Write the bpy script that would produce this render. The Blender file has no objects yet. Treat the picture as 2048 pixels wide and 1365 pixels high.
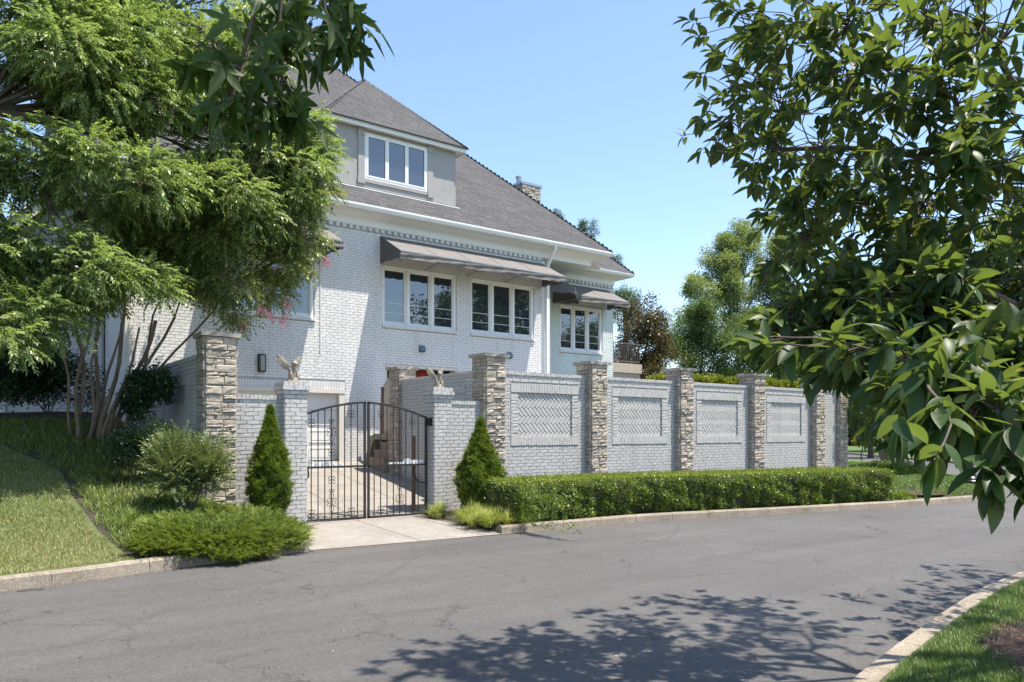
import bpy, math, random
import numpy as np
from mathutils import Vector, Matrix

# ---------------------------------------------------------------- camera, sky, sun, exposure
scene = bpy.context.scene
COL = scene.collection
R = math.radians
rng = np.random.default_rng(7)
random.seed(7)

cam_data = bpy.data.cameras.new('camera')
cam = bpy.data.objects.new('camera', cam_data)
COL.objects.link(cam)
cam.location = (0, 0, 1.8)
cam.rotation_euler = (R(90), 0, R(-36.5))
cam_data.sensor_width = 36
cam_data.lens = 26.37
cam_data.shift_y = 0.0891
cam_data.clip_start = 0.05
cam_data.clip_end = 2000
scene.camera = cam

SUN = Vector((0.86, -1.0, 3.76)).normalized()
SUN_EL = math.asin(SUN.z)
SUN_AZ = math.atan2(SUN.x, SUN.y)
world = bpy.data.worlds.new('World')
scene.world = world
world.use_nodes = True
wn, wl = world.node_tree.nodes, world.node_tree.links
bg = wn['Background']
sky = wn.new('ShaderNodeTexSky')
sky.sky_type = 'NISHITA'
sky.sun_disc = False
sky.sun_elevation = SUN_EL
sky.sun_rotation = SUN_AZ
sky.air_density = 1.0
sky.dust_density = 0.6
sky.ozone_density = 2.6
warm = wn.new('ShaderNodeMix'); warm.data_type = 'RGBA'; warm.blend_type = 'MULTIPLY'
warm.inputs[0].default_value = 1.0
wl.new(sky.outputs[0], warm.inputs[6]); warm.inputs[7].default_value = (0.89, 0.875, 0.85, 1)
wl.new(warm.outputs[2], bg.inputs[0])
bg.inputs[1].default_value = 0.15
sd = bpy.data.lights.new('sun', 'SUN')
sd.energy = 4.2
sd.angle = R(0.5)
sd.color = (1.0, 0.925, 0.80)
sun = bpy.data.objects.new('sun', sd)
COL.objects.link(sun)
sun.rotation_euler = SUN.to_track_quat('Z', 'Y').to_euler()
scene.view_settings.view_transform = 'Standard'
scene.view_settings.look = 'None'
scene.view_settings.exposure = 1.2
scene.view_settings.gamma = 1.0
scene.view_settings.use_curve_mapping = False
scene.render.engine = 'CYCLES'
scene.cycles.max_bounces = 7
scene.cycles.transparent_max_bounces = 8
scene.cycles.use_denoising = True

C30, S30 = math.cos(R(36.5)), math.sin(R(36.5))      # camera heading
def at(px, py, Y):
    """world point seen at photo pixel px,py in the plane Y"""
    dx = px - 1024
    t = Y / (1500 * C30 - S30 * dx)
    return Vector(((1500 * S30 + C30 * dx) * t, Y, 1.8 + (865 - py) * t))
def atf(px, py, f):
    """world point at photo pixel px,py and distance f ahead of the camera"""
    r = (px - 1024) * f / 1500
    return Vector((f * S30 + r * C30, f * C30 - r * S30, 1.8 + (865 - py) * f / 1500))
def project(p):
    f = p[0] * S30 + p[1] * C30
    r = p[0] * C30 - p[1] * S30
    return 1024 + 1500 * r / f, 865 - 1500 * (p[2] - 1.8) / f, f

# ---------------------------------------------------------------- materials
def newmat(name):
    m = bpy.data.materials.new(name)
    m.use_nodes = True
    nt = m.node_tree
    return m, nt.nodes, nt.links, nt.nodes['Principled BSDF']
def tex_coord(n, l, scale, kind='Object'):
    tc = n.new('ShaderNodeTexCoord')
    mp = n.new('ShaderNodeMapping')
    mp.inputs['Scale'].default_value = scale if hasattr(scale, '__len__') else (scale,) * 3
    l.new(tc.outputs[kind], mp.inputs[0])
    return mp.outputs[0]
def pos_coord(n, l):
    g = n.new('ShaderNodeNewGeometry')
    return g.outputs['Position']
def noise(n, l, vec, scale, detail=4, rough=0.6, dist=0.0):
    t = n.new('ShaderNodeTexNoise')
    t.inputs['Scale'].default_value = scale
    t.inputs['Detail'].default_value = detail
    t.inputs['Roughness'].default_value = rough
    t.inputs['Distortion'].default_value = dist
    l.new(vec, t.inputs['Vector'])
    return t.outputs[0]
def ramp(n, l, fac, stops):
    r = n.new('ShaderNodeValToRGB')
    el = r.color_ramp.elements
    while len(el) < len(stops):
        el.new(0.5)
    for e, (p, c) in zip(el, stops):
        e.position = p
        e.color = (*c, 1) if len(c) == 3 else c
    l.new(fac, r.inputs[0])
    return r.outputs[0]
def grey(v):
    return (v, v, v)
def mix(n, l, a, b, fac, mode='MIX'):
    m = n.new('ShaderNodeMix')
    m.data_type = 'RGBA'
    m.blend_type = mode
    for sock, v in ((m.inputs[0], fac), (m.inputs[6], a), (m.inputs[7], b)):
        if hasattr(v, 'is_linked') or hasattr(v, 'links'):
            l.new(v, sock)
        elif hasattr(v, '__len__'):
            sock.default_value = (*v, 1)
        else:
            sock.default_value = v
    return m.outputs[2]
def bump(n, l, height, strength, dist, bsdf, prev=None):
    b = n.new('ShaderNodeBump')
    b.inputs['Strength'].default_value = strength
    b.inputs['Distance'].default_value = dist
    l.new(height, b.inputs['Height'])
    if prev is not None:
        l.new(prev, b.inputs['Normal'])
    if bsdf is not None:
        l.new(b.outputs[0], bsdf.inputs['Normal'])
    return b.outputs[0]

def plain(name, col, rough=0.6, metal=0.0, var=0.08, nscale=6.0, bumpd=0.0, bscale=60, ior=None):
    m, n, l, b = newmat(name)
    v = pos_coord(n, l)
    f = noise(n, l, v, nscale, 5)
    lo = tuple(c * (1 - var) for c in col)
    hi = tuple(min(1, c * (1 + var)) for c in col)
    l.new(ramp(n, l, f, [(0.3, lo), (0.7, hi)]), b.inputs['Base Color'])
    b.inputs['Roughness'].default_value = rough
    b.inputs['Metallic'].default_value = metal
    if ior:
        b.inputs['IOR'].default_value = ior
    if bumpd:
        bump(n, l, noise(n, l, v, bscale, 4), 0.6, bumpd, b)
    return m

def painted_brick(name, col, pit=0.5):
    m, n, l, b = newmat(name)
    v = pos_coord(n, l)
    big = noise(n, l, v, 0.9, 4)
    small = noise(n, l, v, 22, 5, 0.7)
    base = ramp(n, l, big, [(0.3, tuple(c * 0.93 for c in col)), (0.7, tuple(min(1, c * 1.04) for c in col))])
    pits = ramp(n, l, small, [(0.30, grey(1 - pit)), (0.42, grey(1))])
    oi = n.new('ShaderNodeObjectInfo')
    tint = ramp(n, l, oi.outputs['Random'], [(0, grey(0.93)), (1, grey(1.0))])
    c1 = mix(n, l, base, pits, 1.0, 'MULTIPLY')
    c2 = mix(n, l, c1, tint, 1.0, 'MULTIPLY')
    # faint water stains running down
    mp = n.new('ShaderNodeMapping'); mp.inputs['Scale'].default_value = (3.0, 3.0, 0.35)
    l.new(v, mp.inputs[0])
    st = noise(n, l, mp.outputs[0], 1.4, 5, 0.65)
    c3 = mix(n, l, c2, ramp(n, l, st, [(0.5, grey(1)), (0.78, (0.84, 0.83, 0.80))]), 1.0, 'MULTIPLY')
    l.new(c3, b.inputs['Base Color'])
    b.inputs['Roughness'].default_value = 0.62
    h = noise(n, l, v, 34, 6, 0.75)
    bump(n, l, h, 0.7, 0.006, b)
    return m

def stone_mat(name):
    m, n, l, b = newmat(name)
    oi = n.new('ShaderNodeObjectInfo')
    v = pos_coord(n, l)
    pal = ramp(n, l, oi.outputs['Random'], [(0.0, (0.34, 0.30, 0.25)), (0.2, (0.46, 0.40, 0.33)),
               (0.4, (0.33, 0.29, 0.25)), (0.6, (0.46, 0.41, 0.355)), (0.8, (0.50, 0.43, 0.35)), (1.0, (0.38, 0.32, 0.26))])
    f = noise(n, l, v, 14, 6, 0.7, 0.8)
    c = mix(n, l, pal, ramp(n, l, f, [(0.3, grey(0.66)), (0.7, grey(1.2))]), 1.0, 'MULTIPLY')
    l.new(c, b.inputs['Base Color'])
    b.inputs['Roughness'].default_value = 0.85
    bump(n, l, noise(n, l, v, 30, 6, 0.7, 0.5), 0.9, 0.02, b)
    return m

def leaf_mat(name, dark, light, trans=0.25, rough=0.42, back=None, yellow=None, spec=0.5, tint=(1.75, 1.65, 0.75)):
    m, n, l, b = newmat(name)
    a = n.new('ShaderNodeAttribute'); a.attribute_name = 'rnd'
    oi = n.new('ShaderNodeObjectInfo')
    add = n.new('ShaderNodeMath'); add.operation = 'ADD'
    l.new(a.outputs['Fac'], add.inputs[0]); l.new(oi.outputs['Random'], add.inputs[1])
    fr = n.new('ShaderNodeMath'); fr.operation = 'FRACT'
    l.new(add.outputs[0], fr.inputs[0])
    stops = [(0.0, dark), (0.9, light), (1.0, yellow if yellow else light)]
    if yellow:
        stops = [(0.0, dark), (0.86, light), (0.965, light), (0.985, yellow)]
    col = ramp(n, l, fr.outputs[0], stops)
    if back:
        g = n.new('ShaderNodeNewGeometry')
        col = mix(n, l, col, back, g.outputs['Backfacing'])
    l.new(col, b.inputs['Base Color'])
    b.inputs['Roughness'].default_value = rough
    b.inputs['Specular IOR Level'].default_value = spec
    tr = n.new('ShaderNodeBsdfTranslucent')
    tc = mix(n, l, col, tint, 1.0, 'MULTIPLY')
    l.new(tc, tr.inputs[0])
    ms = n.new('ShaderNodeMixShader')
    ms.inputs[0].default_value = trans
    l.new(b.outputs[0], ms.inputs[1]); l.new(tr.outputs[0], ms.inputs[2])
    out = [x for x in n if x.type == 'OUTPUT_MATERIAL'][0]
    l.new(ms.outputs[0], out.inputs[0])
    return m

def shingle_mat():
    m, n, l, b = newmat('asphalt_shingle')
    a = n.new('ShaderNodeAttribute'); a.attribute_name = 'rnd'
    oi = n.new('ShaderNodeObjectInfo')
    add = n.new('ShaderNodeMath'); add.operation = 'ADD'
    l.new(a.outputs['Fac'], add.inputs[0]); l.new(oi.outputs['Random'], add.inputs[1])
    fr = n.new('ShaderNodeMath'); fr.operation = 'FRACT'; l.new(add.outputs[0], fr.inputs[0])
    v = pos_coord(n, l)
    c = ramp(n, l, fr.outputs[0], [(0, (0.066, 0.065, 0.069)), (0.5, (0.078, 0.077, 0.081)), (1, (0.090, 0.089, 0.093))])
    g = noise(n, l, v, 120, 3, 0.8)
    c = mix(n, l, c, ramp(n, l, g, [(0.3, grey(0.75)), (0.7, grey(1.2))]), 1.0, 'MULTIPLY')
    g2 = noise(n, l, v, 0.8, 3)
    c = mix(n, l, c, ramp(n, l, g2, [(0.3, grey(0.9)), (0.7, grey(1.08))]), 1.0, 'MULTIPLY')
    l.new(c, b.inputs['Base Color']); b.inputs['Roughness'].default_value = 0.95
    bump(n, l, g, 0.4, 0.004, b)
    return m

def asphalt_mat():
    m, n, l, b = newmat('asphalt')
    v = pos_coord(n, l)
    big = noise(n, l, v, 0.35, 5, 0.6)
    base = ramp(n, l, big, [(0.3, (0.073, 0.0695, 0.068)), (0.7, (0.092, 0.088, 0.0855))])
    # long worn streaks along the road
    mp = n.new('ShaderNodeMapping'); mp.inputs['Scale'].default_value = (0.12, 1.1, 1)
    mp.inputs['Rotation'].default_value = (0, 0, R(6)); l.new(v, mp.inputs[0])
    stx = noise(n, l, mp.outputs[0], 1.6, 4, 0.55, 0.3)
    base = mix(n, l, base, ramp(n, l, stx, [(0.3, grey(0.88)), (0.7, grey(1.12))]), 1.0, 'MULTIPLY')
    fine = noise(n, l, v, 130, 3, 0.8)
    base = mix(n, l, base, ramp(n, l, fine, [(0.3, grey(0.62)), (0.72, grey(1.4))]), 1.0, 'MULTIPLY')
    agg = n.new('ShaderNodeTexVoronoi'); agg.inputs['Scale'].default_value = 55; l.new(v, agg.inputs['Vector'])
    base = mix(n, l, base, ramp(n, l, agg.outputs['Color'], [(0.1, grey(0.82)), (0.9, grey(1.2))]), 1.0, 'MULTIPLY')
    mid = noise(n, l, v, 3.2, 8, 0.75)
    base = mix(n, l, base, ramp(n, l, mid, [(0.3, grey(0.93)), (0.7, grey(1.06))]), 1.0, 'MULTIPLY')
    # pale specks and small holes
    vo = n.new('ShaderNodeTexVoronoi'); vo.inputs['Scale'].default_value = 4.5; l.new(v, vo.inputs['Vector'])
    sp = ramp(n, l, vo.outputs['Distance'], [(0.012, grey(1)), (0.035, grey(0))])
    base = mix(n, l, base, (0.26, 0.25, 0.23), sp)
    # scuffs
    mp2 = n.new('ShaderNodeMapping'); mp2.inputs['Scale'].default_value = (0.5, 2.6, 1)
    mp2.inputs['Rotation'].default_value = (0, 0, R(-25)); l.new(v, mp2.inputs[0])
    sc = noise(n, l, mp2.outputs[0], 1.1, 7, 0.72)
    base = mix(n, l, base, (0.19, 0.185, 0.175), ramp(n, l, sc, [(0.68, grey(0)), (0.80, grey(0.5))]))
    # dark tyre arcs : distance bands around two turning circles
    for (cx, cy, r0, w) in ((6.2, 15.2, 8.9, 0.05), (6.2, 15.2, 7.4, 0.05), (-2.5, 11.6, 5.4, 0.07), (1.0, 12.5, 5.2, 0.05)):
        sb = n.new('ShaderNodeVectorMath'); sb.operation = 'DISTANCE'
        l.new(v, sb.inputs[0]); sb.inputs[1].default_value = (cx, cy, 0)
        d = n.new('ShaderNodeMath'); d.operation = 'SUBTRACT'; l.new(sb.outputs['Value'], d.inputs[0]); d.inputs[1].default_value = r0
        ab = n.new('ShaderNodeMath'); ab.operation = 'ABSOLUTE'; l.new(d.outputs[0], ab.inputs[0])
        k = ramp(n, l, ab.outputs[0], [(w * 0.3, grey(0.30)), (w * 1.3, grey(0))])
        k2 = mix(n, l, k, ramp(n, l, big, [(0.42, grey(0)), (0.6, grey(1))]), 1.0, 'MULTIPLY')
        base = mix(n, l, base, (0.045, 0.044, 0.043), k2)
    # crack network : distorted voronoi edges, masked so cracks come and go
    nz = n.new('ShaderNodeTexNoise'); nz.inputs['Scale'].default_value = 3.4; nz.inputs['Detail'].default_value = 9
    nz.inputs['Roughness'].default_value = 0.7
    l.new(v, nz.inputs['Vector'])
    vm = n.new('ShaderNodeVectorMath'); vm.operation = 'MULTIPLY_ADD'
    l.new(nz.outputs['Color'], vm.inputs[0]); vm.inputs[1].default_value = (0.75, 0.75, 0); l.new(v, vm.inputs[2])
    ve = n.new('ShaderNodeTexVoronoi'); ve.feature = 'DISTANCE_TO_EDGE'; ve.inputs['Scale'].default_value = 0.55
    l.new(vm.outputs[0], ve.inputs['Vector'])
    cr = ramp(n, l, ve.outputs['Distance'], [(0.002, grey(1)), (0.0055, grey(0))])
    mask = ramp(n, l, noise(n, l, v, 0.75, 3), [(0.48, grey(0)), (0.58, grey(.9))])
    crk = mix(n, l, cr, mask, 1.0, 'MULTIPLY')
    base = mix(n, l, base, (0.018, 0.017, 0.016), crk)
    l.new(base, b.inputs['Base Color'])
    b.inputs['Roughness'].default_value = 0.86
    bp = bump(n, l, fine, 0.35, 0.004, None)
    inv = ramp(n, l, ve.outputs['Distance'], [(0.0, grey(0)), (0.01, grey(1))])
    bump(n, l, inv, 0.35, 0.006, b, bp)
    return m

def concrete_mat(name, c0, c1, speck=True):
    m, n, l, b = newmat(name)
    v = pos_coord(n, l)
    base = ramp(n, l, noise(n, l, v, 1.4, 6, 0.65), [(0.3, c0), (0.7, c1)])
    if speck:
        vo = n.new('ShaderNodeTexVoronoi'); vo.inputs['Scale'].default_value = 70; l.new(v, vo.inputs['Vector'])
        base = mix(n, l, base, ramp(n, l, vo.outputs['Color'], [(0.2, grey(0.72)), (0.8, grey(1.18))]), 1.0, 'MULTIPLY')
    st = noise(n, l, v, 5, 6, 0.75)
    base = mix(n, l, base, ramp(n, l, st, [(0.55, grey(1)), (0.75, (0.72, 0.66, 0.58))]), 1.0, 'MULTIPLY')
    l.new(base, b.inputs['Base Color']); b.inputs['Roughness'].default_value = 0.9
    bump(n, l, noise(n, l, v, 60, 5, 0.7), 0.5, 0.006, b)
    return m

def soil_mat(name, c0, c1, c2):
    m, n, l, b = newmat(name)
    v = pos_coord(n, l)
    f = noise(n, l, v, 9, 8, 0.75)
    l.new(ramp(n, l, f, [(0.3, c0), (0.52, c1), (0.75, c2)]), b.inputs['Base Color'])
    b.inputs['Roughness'].default_value = 0.95
    bump(n, l, f, 0.8, 0.03, b)
    return m

def bark_mat(name, c0, c1):
    m, n, l, b = newmat(name)
    v = pos_coord(n, l)
    mp = n.new('ShaderNodeMapping'); mp.inputs['Scale'].default_value = (1, 1, 0.25); l.new(v, mp.inputs[0])
    f = noise(n, l, mp.outputs[0], 14, 6, 0.7, 0.6)
    l.new(ramp(n, l, f, [(0.32, c0), (0.68, c1)]), b.inputs['Base Color'])
    b.inputs['Roughness'].default_value = 0.85
    bump(n, l, f, 0.8, 0.015, b)
    return m

M = {}
M['house_brick'] = painted_brick('white_painted_brick', (0.74, 0.735, 0.73), 0.25)
M['garden_brick'] = painted_brick('grey_painted_brick', (0.505, 0.492, 0.482), 0.55)
M['mint_brick'] = painted_brick('pale_mint_tinted_brick', (0.66, 0.735, 0.715), 0.2)  # pale mint tint over the recessed corner, put into the brick colour
M['mortar_house'] = plain('painted_mortar_white', (0.42, 0.415, 0.41), 0.8)
M['mortar_garden'] = plain('painted_mortar_grey', (0.29, 0.285, 0.28), 0.8)
M['panel_grey'] = plain('smooth_grey_render', (0.45, 0.44, 0.435), 0.7, bumpd=0.002)
M['stone'] = stone_mat('ledge_stone')
M['stone_gap'] = plain('stone_backing', (0.10, 0.088, 0.076), 0.95)
M['cap_stone'] = plain('cap_flagstone', (0.36, 0.325, 0.285), 0.85, var=0.2, nscale=12, bumpd=0.012, bscale=25)
M['white_trim'] = plain('white_trim_paint', (0.80, 0.80, 0.79), 0.42, var=0.03)
M['cream_trim'] = plain('cream_trim_paint', (0.66, 0.63, 0.57), 0.5, var=0.04)
M['shingle'] = shingle_mat()
M['stucco'] = plain('grey_stucco', (0.36, 0.345, 0.34), 0.9, var=0.05, bumpd=0.003, bscale=90)
M['awning'] = plain('grey_awning_canvas', (0.150, 0.138, 0.130), 0.85, var=0.10, nscale=3, bumpd=0.004, bscale=18)
M['awning_side'] = plain('dark_awning_canvas', (0.115, 0.112, 0.112), 0.85, var=0.08, nscale=3, bumpd=0.004, bscale=18)
M['iron'] = plain('dark_painted_iron', (0.035, 0.032, 0.031), 0.42, 0.3, var=0.15, nscale=20)
M['black_metal'] = plain('black_metal', (0.018, 0.017, 0.016), 0.35, 0.4)
M['grey_metal'] = plain('zinc_metal', (0.36, 0.38, 0.40), 0.4, 0.7)
M['slate_blue'] = plain('weathered_vent_metal', (0.13, 0.17, 0.22), 0.5, 0.2)
M['wood_gate'] = plain('pale_painted_boards', (0.50, 0.45, 0.39), 0.6, var=0.06)
M['brown_wood'] = plain('brown_stained_wood', (0.15, 0.08, 0.05), 0.6, var=0.2, nscale=10)
M['terracotta'] = plain('terracotta_tile', (0.27, 0.195, 0.15), 0.7, var=0.12, nscale=8)
M['tan'] = plain('tan_render', (0.42, 0.36, 0.29), 0.8)
M['bronze'] = plain('taupe_metal_rail', (0.16, 0.14, 0.12), 0.5, 0.3)
M['black_cloth'] = plain('black_grill_cover', (0.03, 0.032, 0.036), 0.6, bumpd=0.02, bscale=9)
M['statue'] = plain('weathered_cast_stone', (0.25, 0.225, 0.185), 0.9, var=0.32, nscale=18, bumpd=0.006, bscale=60)
M['lamp_glass'] = plain('seeded_glass', (0.22, 0.22, 0.21), 0.12, ior=1.6)
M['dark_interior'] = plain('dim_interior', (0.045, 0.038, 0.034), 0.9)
M['red_cloth'] = plain('red_umbrella_canvas', (0.42, 0.06, 0.03), 0.8)
M['asphalt'] = asphalt_mat()
M['drive'] = concrete_mat('exposed_aggregate_concrete', (0.225, 0.205, 0.185), (0.30, 0.275, 0.25))
M['kerb'] = concrete_mat('kerb_concrete', (0.20, 0.165, 0.125), (0.33, 0.285, 0.225))
M['joint'] = plain('joint_grit', (0.09, 0.08, 0.07), 0.95)
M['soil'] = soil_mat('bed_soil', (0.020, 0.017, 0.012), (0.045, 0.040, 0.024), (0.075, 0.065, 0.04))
M['lawn_soil'] = soil_mat('turf_base', (0.045, 0.060, 0.018), (0.085, 0.105, 0.032), (0.14, 0.13, 0.05))
M['mulch'] = soil_mat('dark_mulch', (0.020, 0.013, 0.009), (0.050, 0.032, 0.022), (0.12, 0.075, 0.05))
M['far_grass'] = soil_mat('far_turf', (0.050, 0.085, 0.018), (0.075, 0.125, 0.028), (0.10, 0.155, 0.040))
M['bark_crape'] = bark_mat('crape_bark', (0.13, 0.09, 0.065), (0.30, 0.23, 0.17))
M['bark_dark'] = bark_mat('dark_bark', (0.045, 0.035, 0.027), (0.13, 0.10, 0.08))
M['bark_mag'] = bark_mat('magnolia_bark', (0.060, 0.045, 0.036), (0.13, 0.10, 0.08))
M['bark_pale'] = bark_mat('pale_bark', (0.15, 0.12, 0.09), (0.33, 0.27, 0.21))
M['leaf_crape'] = leaf_mat('crape_leaf', (0.085, 0.125, 0.038), (0.260, 0.310, 0.115), 0.42, 0.36, tint=(1.55, 1.5, .8))
M['leaf_shade'] = leaf_mat('large_tree_leaf', (0.085, 0.135, 0.042), (0.290, 0.365, 0.140), 0.42, 0.36, tint=(1.45, 1.5, .85))
M['leaf_mag'] = leaf_mat('magnolia_leaf', (0.024, 0.052, 0.016), (0.058, 0.105, 0.028), 0.38, 0.46, back=(0.105, 0.125, 0.060), yellow=(0.34, 0.30, 0.03), spec=0.4, tint=(1.7, 2.0, .6))
M['leaf_gum'] = leaf_mat('sweetgum_leaf', (0.032, 0.066, 0.014), (0.062, 0.105, 0.022), 0.30, 0.5, spec=.25)
M['leaf_hedge'] = leaf_mat('hedge_leaf', (0.060, 0.105, 0.022), (0.190, 0.270, 0.045), 0.25, 0.34, yellow=(0.42, 0.52, 0.07))
M['leaf_arb'] = leaf_mat('arborvitae_leaf', (0.060, 0.105, 0.016), (0.190, 0.260, 0.035), 0.22, 0.6)
M['leaf_yellow'] = leaf_mat('golden_arborvitae_leaf', (0.12, 0.15, 0.018), (0.30, 0.34, 0.04), 0.22, 0.6)
M['leaf_var'] = leaf_mat('variegated_leaf', (0.07, 0.11, 0.035), (0.22, 0.26, 0.12), 0.22, 0.35)
M['leaf_darkbush'] = leaf_mat('dark_bush_leaf', (0.018, 0.045, 0.018), (0.045, 0.090, 0.032), 0.2, 0.3)
M['leaf_juniper'] = leaf_mat('juniper_needle', (0.060, 0.095, 0.022), (0.210, 0.265, 0.065), 0.25, 0.75, spec=.15)
M['leaf_bg'] = leaf_mat('background_leaf', (0.045, 0.085, 0.028), (0.125, 0.190, 0.058), 0.3, 0.5)
M['leaf_bg_dark'] = leaf_mat('dark_background_leaf', (0.025, 0.055, 0.018), (0.060, 0.105, 0.032), 0.3, 0.5)
M['leaf_bg_light'] = leaf_mat('light_background_leaf', (0.105, 0.150, 0.060), (0.250, 0.315, 0.130), 0.34, 0.5)
M['leaf_bronze'] = leaf_mat('bronze_background_leaf', (0.050, 0.050, 0.018), (0.135, 0.110, 0.050), 0.2, 0.35)
M['leaf_gold'] = leaf_mat('golden_leaf', (0.20, 0.20, 0.03), (0.34, 0.32, 0.05), 0.3, 0.5)
M['grass'] = leaf_mat('grass_blade', (0.105, 0.145, 0.035), (0.240, 0.275, 0.085), 0.25, 0.5)
M['grass_dry'] = leaf_mat('dry_grass_blade', (0.22, 0.22, 0.085), (0.42, 0.37, 0.19), 0.25, 0.6)
M['grass_rich'] = leaf_mat('rich_grass_blade', (0.055, 0.105, 0.022), (0.150, 0.225, 0.055), 0.28, 0.45)
M['liriope'] = leaf_mat('liriope_blade', (0.14, 0.20, 0.03), (0.42, 0.45, 0.13), 0.25, 0.4)
M['cover'] = leaf_mat('ground_cover_blade', (0.080, 0.130, 0.028), (0.230, 0.300, 0.070), 0.25, 0.4)
M['straw'] = leaf_mat('pine_straw', (0.09, 0.045, 0.028), (0.30, 0.19, 0.12), 0.05, 0.7)
M['flower'] = leaf_mat('crape_blossom', (0.72, 0.22, 0.32), (0.95, 0.52, 0.60), 0.3, 0.6, tint=(1, .7, .8))
M['car_paint'] = plain('silver_white_car_paint', (0.62, 0.63, 0.65), 0.25, 0.2)
M['tyre'] = plain('tyre_rubber', (0.02, 0.02, 0.02), 0.8)

def glass_mat():
    m, n, l, b = newmat('window_glass')
    b.inputs['Base Color'].default_value = (0.030, 0.038, 0.048, 1)
    b.inputs['Roughness'].default_value = 0.015
    b.inputs['IOR'].default_value = 2.3
    v = pos_coord(n, l)
    bump(n, l, noise(n, l, v, 1.2, 2), 0.05, 0.02, b)
    return m
M['glass'] = glass_mat()

# ---------------------------------------------------------------- scene-graph helpers
def link(name, data, parent=None, loc=None):
    o = bpy.data.objects.new(name, data)
    COL.objects.link(o)
    if parent is not None:
        o.parent = parent
    if loc is not None:
        o.location = loc
    return o
def tag(o, label=None, cat=None, group=None, kind=None):
    if label: o['label'] = label
    if cat: o['category'] = cat
    if group: o['group'] = group
    if kind: o['kind'] = kind
    return o
def thing(name, label, cat, loc=(0, 0, 0), group=None):
    return tag(link(name, None, None, loc), label, cat, group)
def rel(parent):
    return Vector(parent.location) if parent is not None else Vector((0, 0, 0))

class MB:
    """collects shapes in WORLD coordinates and links them as one mesh object"""
    def __init__(s):
        s.v, s.f, s.a = [], [], []
    def add(s, vs, fs, a=None):
        b = len(s.v)
        s.v.extend([tuple(p) for p in vs])
        s.f.extend([tuple(b + i for i in f) for f in fs])
        a = random.random() if a is None else a
        s.a.extend([a] * len(fs))
        return s
    def box(s, x0, x1, y0, y1, z0, z1, a=None):
        vs = [(x0, y0, z0), (x1, y0, z0), (x1, y1, z0), (x0, y1, z0), (x0, y0, z1), (x1, y0, z1), (x1, y1, z1), (x0, y1, z1)]
        return s.add(vs, BOXF, a)
    def bar(s, p, q, w, h=None, a=None, up=(0, 0, 1)):
        p, q = Vector(p), Vector(q)
        h = w if h is None else h
        d = (q - p).normalized()
        u = Vector(up)
        if abs(d.dot(u)) > 0.98: u = Vector((0, 1, 0))
        r = d.cross(u).normalized() * w / 2
        t = r.normalized().cross(d).normalized() * h / 2
        vs = [p - r - t, p + r - t, p + r + t, p - r + t, q - r - t, q + r - t, q + r + t, q - r + t]
        return s.add(vs, [(0, 3, 2, 1), (4, 5, 6, 7), (0, 1, 5, 4), (1, 2, 6, 5), (2, 3, 7, 6), (3, 0, 4, 7)], a)
    def tube(s, path, rad, n=6, cap=True, a=None):
        path = [Vector(p) for p in path]
        if not hasattr(rad, '__len__'): rad = [rad] * len(path)
        vs, fs = [], []
        ref = Vector((0.31, 0.17, 0.93))
        for i, p in enumerate(path):
            d = (path[min(i + 1, len(path) - 1)] - path[max(i - 1, 0)])
            if d.length < 1e-9: d = Vector((0, 0, 1))
            d.normalize()
            if abs(d.dot(ref)) > 0.97: rr = Vector((1, 0, 0))
            else: rr = ref
            x = d.cross(rr).normalized(); y = d.cross(x)
            for k in range(n):
                an = 2 * math.pi * k / n
                vs.append(p + (x * math.cos(an) + y * math.sin(an)) * rad[i])
        for i in range(len(path) - 1):
            for k in range(n):
                k2 = (k + 1) % n
                fs.append((i * n + k, i * n + k2, (i + 1) * n + k2, (i + 1) * n + k))
        if cap:
            fs.append(tuple(range(n))[::-1]); fs.append(tuple((len(path) - 1) * n + k for k in range(n)))
        return s.add(vs, fs, a)
    def lathe(s, c, prof, n=20, a=None):
        vs, fs = [], []
        for r, z in prof:
            for k in range(n):
                an = 2 * math.pi * k / n
                vs.append((c[0] + r * math.cos(an), c[1] + r * math.sin(an), c[2] + z))
        for i in range(len(prof) - 1):
            for k in range(n):
                k2 = (k + 1) % n
                fs.append((i * n + k, i * n + k2, (i + 1) * n + k2, (i + 1) * n + k))
        fs.append(tuple(range(n))[::-1]); fs.append(tuple((len(prof) - 1) * n + k for k in range(n)))
        return s.add(vs, fs, a)
    def mesh(s, name, mat, off=(0, 0, 0), smooth=False):
        me = bpy.data.meshes.new(name)
        o = Vector(off)
        me.from_pydata([(v[0] - o.x, v[1] - o.y, v[2] - o.z) for v in s.v], [], s.f)
        at_ = me.attributes.new('rnd', 'FLOAT', 'FACE')
        at_.data.foreach_set('value', s.a)
        me.materials.append(mat)
        if smooth:
            me.polygons.foreach_set('use_smooth', [True] * len(me.polygons))
        me.update()
        return me
    def build(s, name, mat, parent=None, smooth=False, label=None):
        off = rel(parent)
        p = parent
        while p is not None and p.parent is not None:
            p = p.parent; off = off + Vector(p.location)
        o = link(name, s.mesh(name, mat, off, smooth), parent)
        if label: o['label'] = label
        return o
BOXF = [(0, 3, 2, 1), (4, 5, 6, 7), (0, 1, 5, 4), (1, 2, 6, 5), (2, 3, 7, 6), (3, 0, 4, 7)]

def top_offset(o):
    off = Vector((0, 0, 0))
    while o is not None:
        off = off + Vector(o.location); o = o.parent
    return off

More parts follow.
